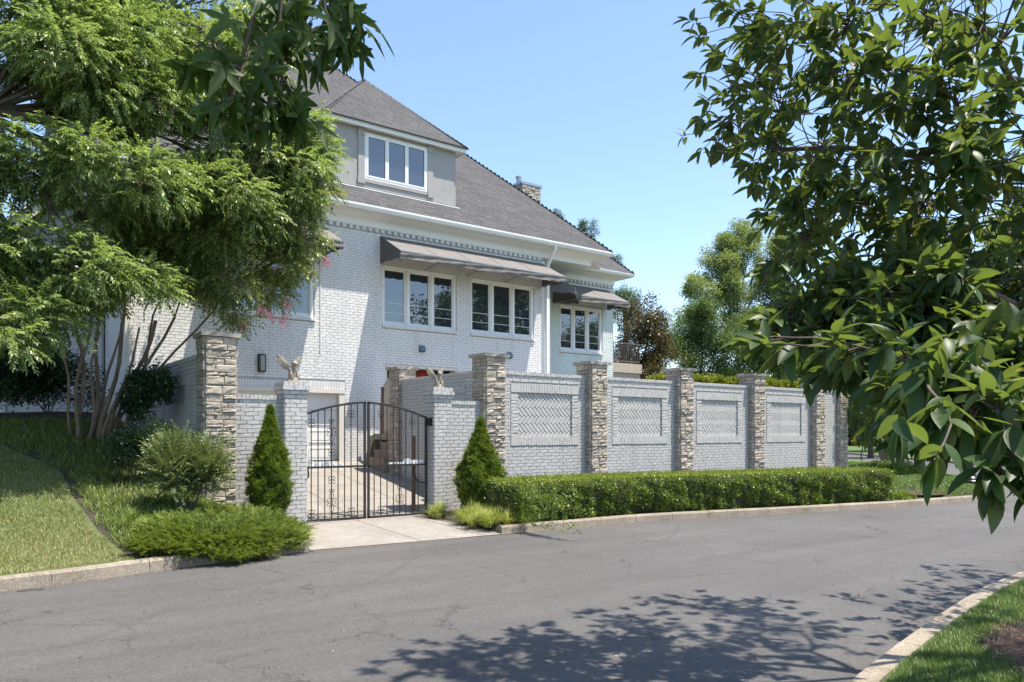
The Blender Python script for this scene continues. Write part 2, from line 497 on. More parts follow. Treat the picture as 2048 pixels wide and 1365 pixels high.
def np_mesh(name, verts, faces, mat, rnd=None, smooth=False):
    """verts (V,3), faces (F,k) with one k"""
    me = bpy.data.meshes.new(name)
    V, F, k = len(verts), len(faces), faces.shape[1]
    me.vertices.add(V); me.vertices.foreach_set('co', np.ascontiguousarray(verts, dtype=np.float32).ravel())
    me.loops.add(F * k); me.loops.foreach_set('vertex_index', np.ascontiguousarray(faces, dtype=np.int32).ravel())
    me.polygons.add(F)
    me.polygons.foreach_set('loop_start', np.arange(0, F * k, k, dtype=np.int32))
    try:
        me.polygons.foreach_set('loop_total', np.full(F, k, dtype=np.int32))
    except Exception:
        pass
    if rnd is not None:
        a = me.attributes.new('rnd', 'FLOAT', 'FACE')
        a.data.foreach_set('value', np.ascontiguousarray(rnd, dtype=np.float32))
    me.materials.append(mat)
    if smooth:
        me.polygons.foreach_set('use_smooth', np.ones(F, dtype=bool))
    me.update(calc_edges=True)
    me.validate()
    return me

def unit(v):
    return v / (np.linalg.norm(v, axis=-1, keepdims=True) + 1e-9)
def frames(d, roll=None):
    """rotation matrices whose Y axis is d, random roll about it ; returns (N,3,3) columns x,y,z"""
    d = unit(d)
    ref = np.tile(np.array([0, 0, 1.0]), (len(d), 1))
    bad = np.abs(d[:, 2]) > 0.97
    ref[bad] = (1, 0, 0)
    x = unit(np.cross(d, ref)); z = np.cross(x, d)
    if roll is not None:
        c, s_ = np.cos(roll)[:, None], np.sin(roll)[:, None]
        x, z = x * c + z * s_, z * c - x * s_
    return np.stack([x, d, z], axis=2)
def scatter(tv, tf, pos, rot, scale):
    """instances of a template : verts, faces, instance index of each face"""
    n = len(pos)
    sc = scale[:, None, None] if scale.ndim == 1 else scale[:, None, :]
    v = np.einsum('nij,nkj->nki', rot, tv[None] * sc) + pos[:, None, :]
    f = tf[None] + (np.arange(n) * len(tv))[:, None, None]
    return v.reshape(-1, 3), f.reshape(-1, tf.shape[1]), np.repeat(np.arange(n), len(tf))
def rand_dir(n):
    return unit(rng.normal(size=(n, 3)))

def leaf_quads(length, width, bend=0.15, fold=0.2):
    """a folded pointed leaf along +Y made of 4 quads-ish (two halves, two segments)"""
    L, W = length, width
    v = np.array([(0, 0, 0), (-W / 2, L * .45, fold * W), (0, L * .45, bend * L * .3), (W / 2, L * .45, fold * W), (0, L, -bend * L)])
    f = np.array([(0, 2, 1, 1), (0, 3, 2, 2), (1, 2, 4, 4), (2, 3, 4, 4)])
    return v, f
def flat_leaf(L, W, bend=0.1):
    v = np.array([(0, 0, 0), (-W / 2, L * .42, 0.06 * L), (0, L, -bend * L), (W / 2, L * .42, 0.06 * L)])
    return v, np.array([(0, 3, 2, 1)])
def join_t(parts):
    vs, fs, b = [], [], 0
    for v, f in parts:
        vs.append(v); fs.append(f + b); b += len(v)
    return np.concatenate(vs), np.concatenate(fs)
def xf(v, rz=0, tilt=0, loc=(0, 0, 0), roll=0):
    m = np.array(Matrix.Rotation(rz, 3, 'Z') @ Matrix.Rotation(tilt, 3, 'X') @ Matrix.Rotation(roll, 3, 'Y'))
    return v @ m.T + np.array(loc)
def spray(n=12, L=0.36, leafL=0.075, leafW=0.024, droop=0.5, seed=1):
    """an arching twig with paired leaflets, tip along +Y"""
    r = np.random.default_rng(seed)
    ps = []
    for i in range(n):
        t = (i + 0.6) / n
        y = L * t; z = -droop * L * t * t
        side = -1 if i % 2 else 1
        lv, lf = flat_leaf(leafL * r.uniform(.8, 1.2), leafW * r.uniform(.85, 1.2), 0.2)
        ps.append((xf(lv, rz=side * R(r.uniform(-70, -35)), tilt=R(r.uniform(-35, 8)) - droop * t * .5, roll=R(r.uniform(-25, 25)), loc=(0, y, z)), lf))
    lv, lf = flat_leaf(leafL, leafW, 0.2)
    ps.append((xf(lv, tilt=R(-30), loc=(0, L, -droop * L)), lf))
    w = 0.0025
    ps.append((np.array([(-w, 0, 0), (w, 0, 0), (w * .5, L, -droop * L), (-w * .5, L, -droop * L)]), np.array([(0, 1, 2, 3)])))
    return join_t(ps)
def cluster(n=7, rad=0.12, leafL=0.09, leafW=0.05, seed=3):
    r = np.random.default_rng(seed)
    ps = []
    for i in range(n):
        lv, lf = flat_leaf(leafL * r.uniform(.7, 1.2), leafW * r.uniform(.8, 1.2), 0.15)
        ps.append((xf(lv, rz=r.uniform(0, 6.28), tilt=R(r.uniform(-60, 60)), roll=R(r.uniform(-50, 50)), loc=r.normal(size=3) * rad * .5), lf))
    return join_t(ps)
def multi_scatter(templates, pos, dirs, scale, roll=None):
    n = len(pos)
    roll = rng.uniform(-0.6, 0.6, n) if roll is None else roll
    rot = frames(dirs, roll)
    idx = rng.integers(0, len(templates), n)
    VV, FF, RR, b = [], [], [], 0
    irnd = rng.uniform(0, 1, n)
    for t, (tv, tf) in enumerate(templates):
        s_ = idx == t
        if not s_.any(): continue
        v, f, ii = scatter(tv, tf, pos[s_], rot[s_], scale[s_])
        VV.append(v); FF.append(f + b); b += len(v)
        RR.append(np.clip(irnd[s_][ii] + rng.normal(0, .10, len(ii)), 0, 0.999))
    return np.concatenate(VV), np.concatenate(FF), np.concatenate(RR)

def blades(P, h, w, lean, name, mat, parent=None, segs=2, curl=0.5):
    """grass blades : P (N,3) bases"""
    n = len(P)
    az = rng.uniform(0, 2 * np.pi, n)
    H = h * rng.uniform(.55, 1.25, n); Wd = w * rng.uniform(.7, 1.2, n)
    d = np.stack([np.cos(az), np.sin(az), np.zeros(n)], 1)
    side = np.stack([-np.sin(az + rng.normal(0, .5, n)), np.cos(az), np.zeros(n)], 1)
    ln = lean * rng.uniform(.2, 1.4, n)
    rows = []
    for k in range(segs + 1):
        t = k / segs
        off = d * (H * ln * (t ** 1.7))[:, None]
        zz = H * (t - curl * ln * t * t * .5)
        c = P + off; c = c.copy(); c[:, 2] += zz
        ww = Wd * (1 - t ** 1.5) * .5 + 0.0004
        rows.append(c - side * ww[:, None]); rows.append(c + side * ww[:, None])
    V = np.stack(rows, 1)
    k = V.shape[1]
    F = np.array([(2 * i, 2 * i + 1, 2 * i + 3, 2 * i + 2) for i in range(segs)])
    faces = (F[None] + (np.arange(n) * k)[:, None, None]).reshape(-1, 4)
    rnd = np.repeat(rng.uniform(0, 1, n), segs)
    me = np_mesh(name, V.reshape(-1, 3), faces, mat, rnd)
    o = link(name, me, parent)
    return o

def interp(pts):
    xs = np.array([p[0] for p in pts]); ys = np.array([p[1] for p in pts])
    return lambda x: np.interp(x, xs, ys)
def smooth(a, b, x):
    t = np.clip((x - a) / (b - a), 0, 1)
    return t * t * (3 - 2 * t)
# ---------------------------------------------------------------- ground, roads, kerbs
K = interp([(-40, 9.0), (-6, 9.9), (.39, 10.2), (1.85, 10.5), (4.14, 10.94), (7.45, 10.74), (11.27, 10.53), (14.26, 9.8),
            (18.2, 8.93), (22.4, 8.38), (23.3, 8.5), (24.7, 9.3), (28.9, 11.2), (32.4, 13.9), (36.6, 19), (40.8, 23.3), (60, 44), (90, 69)])
KN = interp([(-40, .6), (-20, 1.0), (0, 1.9), (3.5, 2.38), (5.23, 2.85), (7, 3.2), (8.8, 3.52), (10.5, 3.66), (16, 4.0), (60, 4.4), (120, 5)])
def drive_z(y):
    return np.where(y < 13.3, 0.012 + 0.10 * np.clip((y - 10.8) / 2.5, 0, 1), 0.112 + np.clip((y - 13.3) * 0.15, 0, 0.9))
def g(x, y):
    """height of the planted ground on the house side"""
    x = np.asarray(x, float); y = np.asarray(y, float)
    k = K(x)
    base = 0.13 + 0.05 * smooth(0, 2, y - k)
    w = 1 - smooth(2.4, 5.0, x)
    bank = np.clip((y - np.maximum(k, 9.9) - 0.35) * 0.325, 0, 2.0) * w
    z = base + bank
    z = z + 0.35 * smooth(24, 29, x) * smooth(0.5, 4, y - k)
    z = z + 0.03 * np.sin(x * 1.7 + y) * smooth(.3, 1.5, y - k) * (x < 3)
    court = (x > 3.5) & (x < 9.3) & (y > 13.45)
    z = np.where(court, drive_z(y) - 0.06, z)
    apron = (x > 4.30) & (x < 7.75) & (y < 13.46)
    z = np.where(apron, drive_z(y) - 0.05, z)
    terr = (x >= 9.3) & (x < 23.4) & (y > 13.46)
    z = np.where(terr, 1.70, z)
    return z

base = MB(); base.add([(-400, -400, -0.05), (600, -400, -0.05), (600, 600, -0.05), (-400, 600, -0.05)], [(0, 1, 2, 3)])
tag(base.build('ground', M['far_grass']), kind='structure')
rd = MB(); rd.add([(-60, -1, 0), (110, -1, 0), (110, 75, 0), (-60, 75, 0)], [(0, 1, 2, 3)])
tag(rd.build('road', M['asphalt']), kind='structure')

def terrain(name, xs, ysf, zf, mat):
    X = np.repeat(xs[:, None], len(ysf(xs[0])), 1)
    Y = np.stack([ysf(x) for x in xs])
    Z = zf(X, Y)
    nx, ny = X.shape
    V = np.stack([X, Y, Z], 2).reshape(-1, 3)
    i = np.arange(nx - 1)[:, None] * ny + np.arange(ny - 1)[None]
    F = np.stack([i, i + ny, i + ny + 1, i + 1], 2).reshape(-1, 4)
    return tag(link(name, np_mesh(name, V, F, mat, smooth=False)), kind='structure')
xs = np.concatenate([[-60, -40, -25, -18], np.arange(-14, 3.4, .25), [3.45, 3.52, 3.8, 4.05, 4.28, 4.32, 4.8, 5.5, 6.5, 7.2, 7.73, 7.77, 8.1, 8.5, 8.9, 9.28, 9.32], np.arange(9.6, 23.3, .4), [23.36, 23.42], np.arange(23.8, 42, .4), [46, 52, 60, 75, 90]])
def bedrows(x):
    k = float(K(x)) + 0.13
    a = k + (np.maximum(13.44, k) - k) * np.linspace(0, 1, 22)
    b = np.concatenate([[13.48], np.arange(13.8, 20, .4), [21, 23, 26, 30, 40, 60, 75]])
    return np.concatenate([a, np.maximum(b, k)])
terrain('planting_bed', xs, bedrows, g, M['soil'])
# turf sheet over the sloping lawn on the left (4 mm and more above the bed)
EDGE = interp([(9, 2.0), (10.6, 1.92), (11.5, 1.55), (12.5, 1.38), (13.8, 1.32), (14.9, .57), (16.0, -.8), (17, -2.5), (18, -5)])   # right edge of the lawn : x as function of y
ys_l = np.arange(10.1, 17.5, .25)
V, F = [], []
us = np.linspace(0, 1, 30)
for yy in ys_l:
    for u_ in us:
        x = -14 + (float(EDGE(yy)) + 14) * u_
        y = max(yy, float(K(x)) + .13)
        V.append((x, y, float(g(x, y)) + .03))
V = np.array(V); ny = len(us)
i = np.arange(len(ys_l) - 1)[:, None] * ny + np.arange(ny - 1)[None]
F = np.stack([i, i + 1, i + ny + 1, i + ny], 2).reshape(-1, 4)
tag(link('lawn', np_mesh('lawn', V, F, M['lawn_soil'])), kind='structure')
# turf by the street corner on the right
def mound_rows(x):
    k = float(K(x)) + .14
    return k + np.linspace(0, 1, 12) * (max(30.0, k + 1) - k)
xs2 = np.arange(20.6, 60, .5)
def zz(X, Y): return g(X, Y) + .02
def rows2(x):
    k = float(K(x)) + .14
    return np.concatenate([k + np.linspace(0, 5, 20), [k + 9, k + 16, k + 30]])
xs2 = np.concatenate([[23.44], np.arange(23.6, 60, .5)])
terrain('corner_lawn', xs2, rows2, zz, M['far_grass'])
# land across the side street
def rowsC(x):
    lo = np.interp(x, [42.6, 43.2, 44.5, 53.4, 59.8, 80, 150], [14.6, 15.5, 17.8, 27.7, 33.9, 54, 120])
    hi = 0
    return np.linspace(lo, 12.2 if x > 44 else lo, 2)
C = MB()
poly = [(42.6, 13.4), (44.5, 12.2), (60, 11.6), (120, 11), (300, 11), (300, 300), (210, 180), (80, 54), (59.8, 33.9), (53.4, 27.7), (44.6, 17.8), (42.8, 15.2)]
C.add([(x, y, .10) for x, y in poly], [tuple(range(len(poly)))])
tag(C.build('far_lawn', M['far_grass']), kind='structure')
H = MB(); poly = [(-300, 80), (95, 80), (200, 190), (300, 330), (-300, 330)]
H.add([(x, y, .3) for x, y in poly], [tuple(range(len(poly)))])
tag(H.build('back_land', M['far_grass']), kind='structure')
# near verge, under the big-leaved tree
nx = np.concatenate([[-40, -20, -10], np.arange(-4, 20, .5), [30, 60, 120]])
terrain('near_verge', nx, lambda x: float(KN(x)) - .12 - np.concatenate([np.linspace(0, 4, 14), [8, 30]]),
        lambda X, Y: .12 + .05 * smooth(0, 3, KN(X) - Y), M['lawn_soil'])
def ring(cx, cy, r, z, n=40, name='mulch_bed', mat=None):
    b = MB(); vs = [(cx, cy, z + .05)]
    for k in range(n):
        a = 2 * math.pi * k / n
        rr = r * (1 + .04 * math.sin(3 * a))
        vs.append((cx + rr * math.cos(a), cy + rr * math.sin(a), z))
    b.add(vs, [(0, 1 + k, 1 + (k + 1) % n) for k in range(n)])
    return tag(b.build(name, mat or M['mulch']), kind='structure')
MUL = (6.95, 1.35, 1.28)
ring(MUL[0], MUL[1], MUL[2], .165)

def kerb(name, label_pts, top=.145, depth=.15, side=1, gut=None, sub=1.4):
    """kerb along (x,y) points; side=+1 : the kerb body lies towards +Y. One stone per length"""
    P = [Vector((x, y, 0)) for x, y in label_pts]
    root = tag(link(name, None, None, (P[0].x, P[0].y, 0)), kind='structure')
    L = 0
    # resample
    pts = [P[0]]; acc = 0
    for a, b in zip(P, P[1:]):
        seg = (b - a).length; n = max(1, round(seg / sub))
        for k in range(1, n + 1): pts.append(a.lerp(b, k / n))
    for a, b in zip(pts, pts[1:]):
        d = (b - a).normalized(); nrm = Vector((-d.y, d.x, 0)) * side
        gp = d * .004
        a1, b1 = a + gp, b - gp
        prof = [(0, -.06), (.022, top - .03), (.05, top), (depth, top), (depth, -.06)]
        vs = [a1 + nrm * o + Vector((0, 0, z + random.uniform(-.002, .002))) for o, z in prof] + [b1 + nrm * o + Vector((0, 0, z + random.uniform(-.002, .002))) for o, z in prof]
        m = MB(); n = 5
        fs = [(k, k + 1, n + k + 1, n + k) for k in range(4)] + [(0, 1, 2, 3, 4), (9, 8, 7, 6, 5)]
        if side > 0: fs = [tuple(reversed(f)) for f in fs]
        m.add(vs, fs).build('kerb_stone', M['kerb'], root)
    return root
kx = lambda a, b, s: [(x, float(K(x))) for x in list(np.arange(a, b, s)) + [b]]
kerb('kerb', kx(-20, 4.28, 1.1), top=.16, depth=.17)
kerb('kerb', [(7.72, 10.72), (7.95, 10.70)] + kx(8.2, 22.4, .9) + [(23.0, 8.45), (23.6, 8.72), (24.3, 9.08)] + kx(24.9, 60, 2.0), sub=1.3)
kerb('kerb', [(x, float(KN(x))) for x in np.arange(-6, 40, 1.0)], side=-1, top=.135, depth=.20, sub=1.5)
kerb('kerb', [(60, 11.6), (44.5, 12.2), (43.2, 12.8), (42.6, 13.8), (42.8, 15.2), (44.6, 17.8), (53.4, 27.7), (59.8, 33.9), (80, 54)], side=-1, sub=4, top=.15)

# driveway : apron and court, slabs with open joints
def slab(root, corners, name='slab'):
    m = MB(); n = 10
    (x0, y0), (x1, y1), (x2, y2), (x3, y3) = corners
    vs = []
    for j in range(n + 1):
        t = j / n
        a = (x0 + (x3 - x0) * t, y0 + (y3 - y0) * t); b = (x1 + (x2 - x1) * t, y1 + (y2 - y1) * t)
        for k in range(5):
            s_ = k / 4
            x = a[0] + (b[0] - a[0]) * s_; y = a[1] + (b[1] - a[1]) * s_
            vs.append((x, y, float(drive_z(np.array(y)))))
    fs = [(j * 5 + k, j * 5 + k + 1, (j + 1) * 5 + k + 1, (j + 1) * 5 + k) for j in range(n) for k in range(4)]
    m.add(vs, fs)
    return m.build(name, M['drive'], root)
drv = tag(link('driveway', None, None, (6.2, 12, 0)), kind='structure')
m = MB(); yy = [10.66, 11.5, 12.4, 13.3, 14.8, 16.5, 19.32]
vs = []; 
for y in yy:
    z = float(drive_z(np.array(y))) - .012
    xl, xr = (4.3, 7.76) if y < 13.2 else (3.5, 9.3)
    vs += [(xl, y, z), (xr, y, z)]
m.add(vs, [(2 * i, 2 * i + 1, 2 * i + 3, 2 * i + 2) for i in range(len(yy) - 1)]).build('joint_bed', M['joint'], drv)
jt = .008
slab(drv, [(4.29, 10.93), (6.15 - jt, 10.80), (6.15 - jt, 13.30 - jt), (4.95, 13.30 - jt)])
slab(drv, [(6.15 + jt, 10.80), (7.35 - jt, 10.72), (7.35 - jt, 13.30 - jt), (6.15 + jt, 13.30 - jt)])
slab(drv, [(7.35 + jt, 10.72), (8.3, 10.66), (7.75, 11.5), (7.35 + jt, 13.30 - jt)])
ysl = [13.30, 14.9, 16.4, 17.9, 19.3]
xsl = [3.55, 4.8, 6.2, 7.7, 9.08]
for a, b in zip(ysl, ysl[1:]):
    for c, d in zip(xsl, xsl[1:]):
        slab(drv, [(c + jt, a + jt), (d - jt, a + jt), (d - jt, b - jt), (c + jt, b - jt)])

# ---------------------------------------------------------------- brickwork machinery
def unit_brick(seed, jit=.05, dep=None):
    r = random.Random(seed)
    j = lambda: r.uniform(-jit, jit)
    # x along wall, -y outward, z up ; front face 3 x 3
    vs = []
    for zi, z in enumerate((0, .5, 1)):
        for xi, x in enumerate((0, .5, 1)):
            vs.append((x + j() * (.25 if xi != 1 else 2), -1 + r.uniform(-.10, .18) * (dep if dep is not None else 1), z + j() * (1.0 if zi != 1 else 1.5)))
    vs += [(0, 0, 0), (1, 0, 0), (1, 0, 1), (0, 0, 1)]
    fs = [(0, 1, 4, 3), (1, 2, 5, 4), (3, 4, 7, 6), (4, 5, 8, 7),
          (9, 10, 2, 1, 0), (10, 11, 8, 5, 2), (11, 12, 6, 7, 8), (12, 9, 0, 3, 6)]
    return vs, fs
UB = [unit_brick(k) for k in range(10)] + [unit_brick(k + 50, .03, .06) for k in range(5)]      # the last five are deep coping bricks
_ubm = {}
def brick_mesh(mat, k):
    key = (mat.name, k)
    if key not in _ubm:
        me = bpy.data.meshes.new('brick')
        me.from_pydata(UB[k][0], [], UB[k][1])
        me.materials.append(mat); me.update()
        _ubm[key] = me
    return _ubm[key]
def place_bricks(parent, lst, O, u, n, mat, proud=.011, limit=300, name='brick', want=None):
    """lst of (u0,u1,z0,z1[,extra proud]) on the plane through O with direction u and outward normal n"""
    O, u, n = Vector(O), Vector(u), Vector(n)
    off = top_offset(parent)
    def key(b):
        c = O + u * ((b[0] + b[1]) / 2); c.z = (b[2] + b[3]) / 2
        f = c.x * S30 + c.y * C30
        px, py, _ = project(c) if f > .5 else (-999, 0, 0)
        vis = (-10 < px < 2058) and (want is None or want(c, px, py))
        return (0 if vis else 1, f)
    lst = sorted(lst, key=key)
    for b in lst[:limit]:
        e = b[4] if len(b) > 4 else 0
        o = link(name, brick_mesh(mat, random.randrange(10) if proud < .1 else random.randrange(10, 15)), parent)
        p = O + u * b[0]; p.z = b[2]
        M4 = Matrix(((u.x, -n.x, 0, 0), (u.y, -n.y, 0, 0), (0, 0, 1, 0), (0, 0, 0, 1)))
        S4 = Matrix.Diagonal((b[1] - b[0], proud + e, b[3] - b[2], 1))
        o.matrix_local = Matrix.Translation(p - off) @ M4 @ S4
    rest = lst[limit:]
    if rest:
        m = MB()
        for b in rest:
            e = b[4] if len(b) > 4 else 0
            vs, fs = UB[random.randrange(10) if proud < .1 else random.randrange(10, 15)]
            L, h, pr = b[1] - b[0], b[3] - b[2], proud + e
            m.add([(O.x + u.x * (b[0] + v[0] * L) - n.x * v[1] * pr, O.y + u.y * (b[0] + v[0] * L) - n.y * v[1] * pr, b[2] + v[2] * h) for v in vs], fs)
        tag(m.build(name if name.endswith('work') else 'brickwork', mat, parent), kind='stuff')
CH, BL, JT = .076, .225, .011
def courses(u0, u1, z0, z1, holes=(), ch=CH, bl=BL, jt=JT, phase=0.0):
    """running-bond bricks clipped to the rectangle and around rectangular holes"""
    out = []
    k = 0; z = z0
    while z < z1 - .02:
        zt = min(z + ch - jt, z1)
        s = u0 - bl + (phase + (.5 * (k % 2) + .08 * math.sin(k * 2.3))) * bl
        x = s
        while x < u1:
            a, b = max(x, u0), min(x + bl - jt, u1)
            if b - a > .02:
                segs = [(a, b)]
                for (ha, hb, hz0, hz1) in holes:
                    if zt > hz0 + .005 and z < hz1 - .005:
                        ns = []
                        for (p, q) in segs:
                            if q <= ha or p >= hb: ns.append((p, q)); continue
                            if p < ha - .02: ns.append((p, ha - .004))
                            if q > hb + .02: ns.append((hb + .004, q))
                        segs = ns
                for (p, q) in segs: out.append((p, q, z, zt))
            x += bl
        z += ch; k += 1
    return out
def soldiers(u0, u1, z0, z1, w=.076, jt=.009, extra=.0):
    n = max(1, round((u1 - u0) / w)); w = (u1 - u0) / n
    return [(u0 + i * w, u0 + (i + 1) * w - jt, z0, z1, extra) for i in range(n)]

def clip_rect(poly, x0, x1, y0, y1):
    def cl(P, f, inter):
        out = []
        for i in range(len(P)):
            a, b = P[i], P[(i + 1) % len(P)]
            if f(a):
                out.append(a)
                if not f(b): out.append(inter(a, b))
            elif f(b): out.append(inter(a, b))
        return out
    def ix(v): return lambda a, b: (v, a[1] + (b[1] - a[1]) * (v - a[0]) / (b[0] - a[0]))
    def iy(v): return lambda a, b: (a[0] + (b[0] - a[0]) * (v - a[1]) / (b[1] - a[1]), v)
    for f, it in ((lambda p: p[0] >= x0 - 1e-9, ix(x0)), (lambda p: p[0] <= x1 + 1e-9, ix(x1)), (lambda p: p[1] >= y0 - 1e-9, iy(y0)), (lambda p: p[1] <= y1 + 1e-9, iy(y1))):
        if len(poly) < 3: return []
        poly = cl(poly, f, it)
    return poly
def area(P):
    return abs(sum(P[i][0] * P[(i + 1) % len(P)][1] - P[(i + 1) % len(P)][0] * P[i][1] for i in range(len(P)))) / 2
def herring(parent, O, u, n, u0, u1, z0, z1, mat, L=.255, W=.085, jt=.018, proud=.022):
    O, u, n = Vector(O), Vector(u), Vector(n)
    off = top_offset(parent)
    c = math.sqrt(.5); cu, cz = (u0 + u1) / 2, (z0 + z1) / 2
    N = 3; cnt = 0
    for j in range(-22, 22):
        for x in range(-22, 22):
            r = (x - j) % (2 * N)
            if r == 0: rect = (x * W, j * W, x * W + L, j * W + W)
            elif r == 2 * N - 1: rect = (x * W, j * W, x * W + W, j * W + L)
            else: continue
            h = jt / 2
            q = [(rect[0] + h, rect[1] + h), (rect[2] - h, rect[1] + h), (rect[2] - h, rect[3] - h), (rect[0] + h, rect[3] - h)]
            q = [(-(a + b) * c + cu, (a - b) * c + cz) for a, b in q]
            q = clip_rect(q, u0 + .002, u1 - .002, z0 + .002, z1 - .002)
            if len(q) < 3 or area(q) < .0006: continue
            k = len(q)
            d = proud * random.uniform(.9, 1.1)
            back = [O + u * a for a, b in q]
            vs = []
            for (a, b), p in zip(q, back): vs.append(Vector((p.x, p.y, b)))
            for (a, b), p in zip(q, back):
                v = Vector((p.x, p.y, b)) + n * (d + random.uniform(-.0015, .0015)); vs.append(v)
            m = MB(); m.add(vs, [tuple(range(k, 2 * k))] + [(i, (i + 1) % k, k + (i + 1) % k, k + i) for i in range(k)])
            m.build('herringbone_brick', mat, parent); cnt += 1
    return cnt

# ---------------------------------------------------------------- stone pillars
def unit_stone(seed):
    r = random.Random(seed)
    vs = []
    ins = .10
    for (x, z) in ((0, 0), (1, 0), (1, 1), (0, 1)):
        vs.append((x, 0, z))
    for (x, z) in ((0, 0), (1, 0), (1, 1), (0, 1)):
        vs.append((x + r.uniform(-.02, .02), -.62 + r.uniform(-.15, .1), z + r.uniform(-.04, .04)))
    g3 = []
    for z in (.14, .5, .86):
        for x in (.08, .5, .92):
            e = 0 if (x == .5 and z == .5) else .12
            vs.append((x + r.uniform(-.04, .04), -1 + e + r.uniform(-.18, .12), z + r.uniform(-.06, .06)))
    # indices: back 0-3, rim 4-7, grid 8..16
    fs = [(0, 1, 5, 4), (1, 2, 6, 5), (2, 3, 7, 6), (3, 0, 4, 7),
          (8, 9, 12, 11), (9, 10, 13, 12), (11, 12, 15, 14), (12, 13, 16, 15),
          (4, 5, 10, 9, 8), (5, 6, 16, 13, 10), (6, 7, 14, 15, 16), (7, 4, 8, 11, 14)]
    return vs, fs
US = []
for k in range(12):
    vs, fs = unit_stone(k)
    me = bpy.data.meshes.new('stone'); me.from_pydata(vs, [], fs); me.materials.append(M['stone']); me.update()
    US.append(me)
def stones(parent, O, u, n, w, z0, z1, rs, depth=.035, back=0):
    O, u, n = Vector(O), Vector(u), Vector(n)
    off = top_offset(parent)
    z = z0
    while z < z1 - .02:
        h = rs.choice([.045, .06, .07, .085, .10, .13, .16])
        if z + h > z1 - .03: h = z1 - z
        x = 0
        while x < w - .01:
            l = rs.uniform(.09, .30) if h < .12 else rs.uniform(.14, .30)
            if x + l > w - .07: l = w - x
            parts = [(z, h)]
            if h >= .13 and rs.random() < .3: parts = [(z, h * .45), (z + h * .45, h * .55)]
            for (pz, ph) in parts:
                o = link('stone', rs.choice(US), parent)
                p = O + u * (x + .003); p.z = pz + .004
                d = depth * rs.uniform(.55, 1.5)
                M4 = Matrix(((u.x, -n.x, 0, 0), (u.y, -n.y, 0, 0), (0, 0, 1, 0), (0, 0, 0, 1)))
                o.matrix_local = Matrix.Translation(p - off) @ M4 @ Matrix.Diagonal((l - .006, d, ph - .007, 1))
            x += l
        z += h
def slab_cap(parent, x0, x1, y0, y1, z0, z1, seed, mat=None, name='cap_stone'):
    r = random.Random(seed); m = MB()
    n = 7; ring_ = []
    def edge(a, b):
        return [(a[0] + (b[0] - a[0]) * k / n, a[1] + (b[1] - a[1]) * k / n) for k in range(n)]
    P = edge((x0, y0), (x1, y0)) + edge((x1, y0), (x1, y1)) + edge((x1, y1), (x0, y1)) + edge((x0, y1), (x0, y0))
    cx, cy = (x0 + x1) / 2, (y0 + y1) / 2
    lo, hi = [], []
    for (x, y) in P:
        s = r.uniform(-.02, .008); s2 = r.uniform(-.015, .01)
        d = Vector((x - cx, y - cy, 0)).normalized()
        lo.append((x + d.x * s2 - d.x * .02, y + d.y * s2 - d.y * .02, z0 + r.uniform(-.006, .006)))
        hi.append((x + d.x * s, y + d.y * s, z1 - .012 + r.uniform(-.008, .004)))
    k = len(P)
    vs = lo + hi + [(cx, cy, z1), (cx, cy, z0)]
    fs = [(i, (i + 1) % k, k + (i + 1) % k, k + i) for i in range(k)] + [(k + i, k + (i + 1) % k, 2 * k) for i in range(k)] + [((i + 1) % k, i, 2 * k + 1) for i in range(k)]
    m.add(vs, fs)
    return m.build(name, mat or M['cap_stone'], parent)
def stone_pillar(x0, y0, w, label, seed, zb=.1, zt=3.42, sides='lfrb'):
    t = thing('stone_pillar', label, 'pillar', (x0 + w / 2, y0 + w / 2, zb), 'stone pillars of the garden wall')
    rs = random.Random(seed)
    MB().box(x0 + .008, x0 + w - .008, y0 + .008, y0 + w - .008, zb, zt).build('core', M['stone_gap'], t)
    stones(t, (x0, y0, 0), (1, 0, 0), (0, -1, 0), w, zb + .02, zt, rs)
    stones(t, (x0, y0 + w, 0), (0, -1, 0), (-1, 0, 0), w, zb + .02, zt, rs)
    if 'r' in sides: stones(t, (x0 + w, y0, 0), (0, 1, 0), (1, 0, 0), w, zb + 2.2 if 'R' not in sides else zb, zt, rs)
    slab_cap(t, x0 - .085, x0 + w + .085, y0 - .085, y0 + w + .085, zt, zt + .085, seed)
    return t
PX = [9.06, 12.09, 15.24, 18.39, 21.54]
names = ['stone pillar with flagstone cap behind the right cone shrub and right gate pier',
         'stone pillar between the first and second herringbone wall panels',
         'stone pillar between the second and third herringbone wall panels',
         'stone pillar between the third and fourth herringbone wall panels',
         'stone pillar right of the fourth herringbone wall panel']
for x, nm, sd_ in zip(PX, names, (11, 12, 13, 14, 15)):
    stone_pillar(x, 13.18, .5, nm, sd_)
stone_pillar(3.35, 13.18, .5, 'tallest looking stone pillar at the left, beside the variegated bush and lawn bank', 20)
stone_pillar(23.02, 13.24, .46, 'last stone pillar at the far right corner of the garden wall', 16, zt=3.40)
stone_pillar(9.02, 17.05, .48, 'inner stone pillar in the courtyard beside the pale arched wooden gate', 17, zb=.6, zt=3.40)

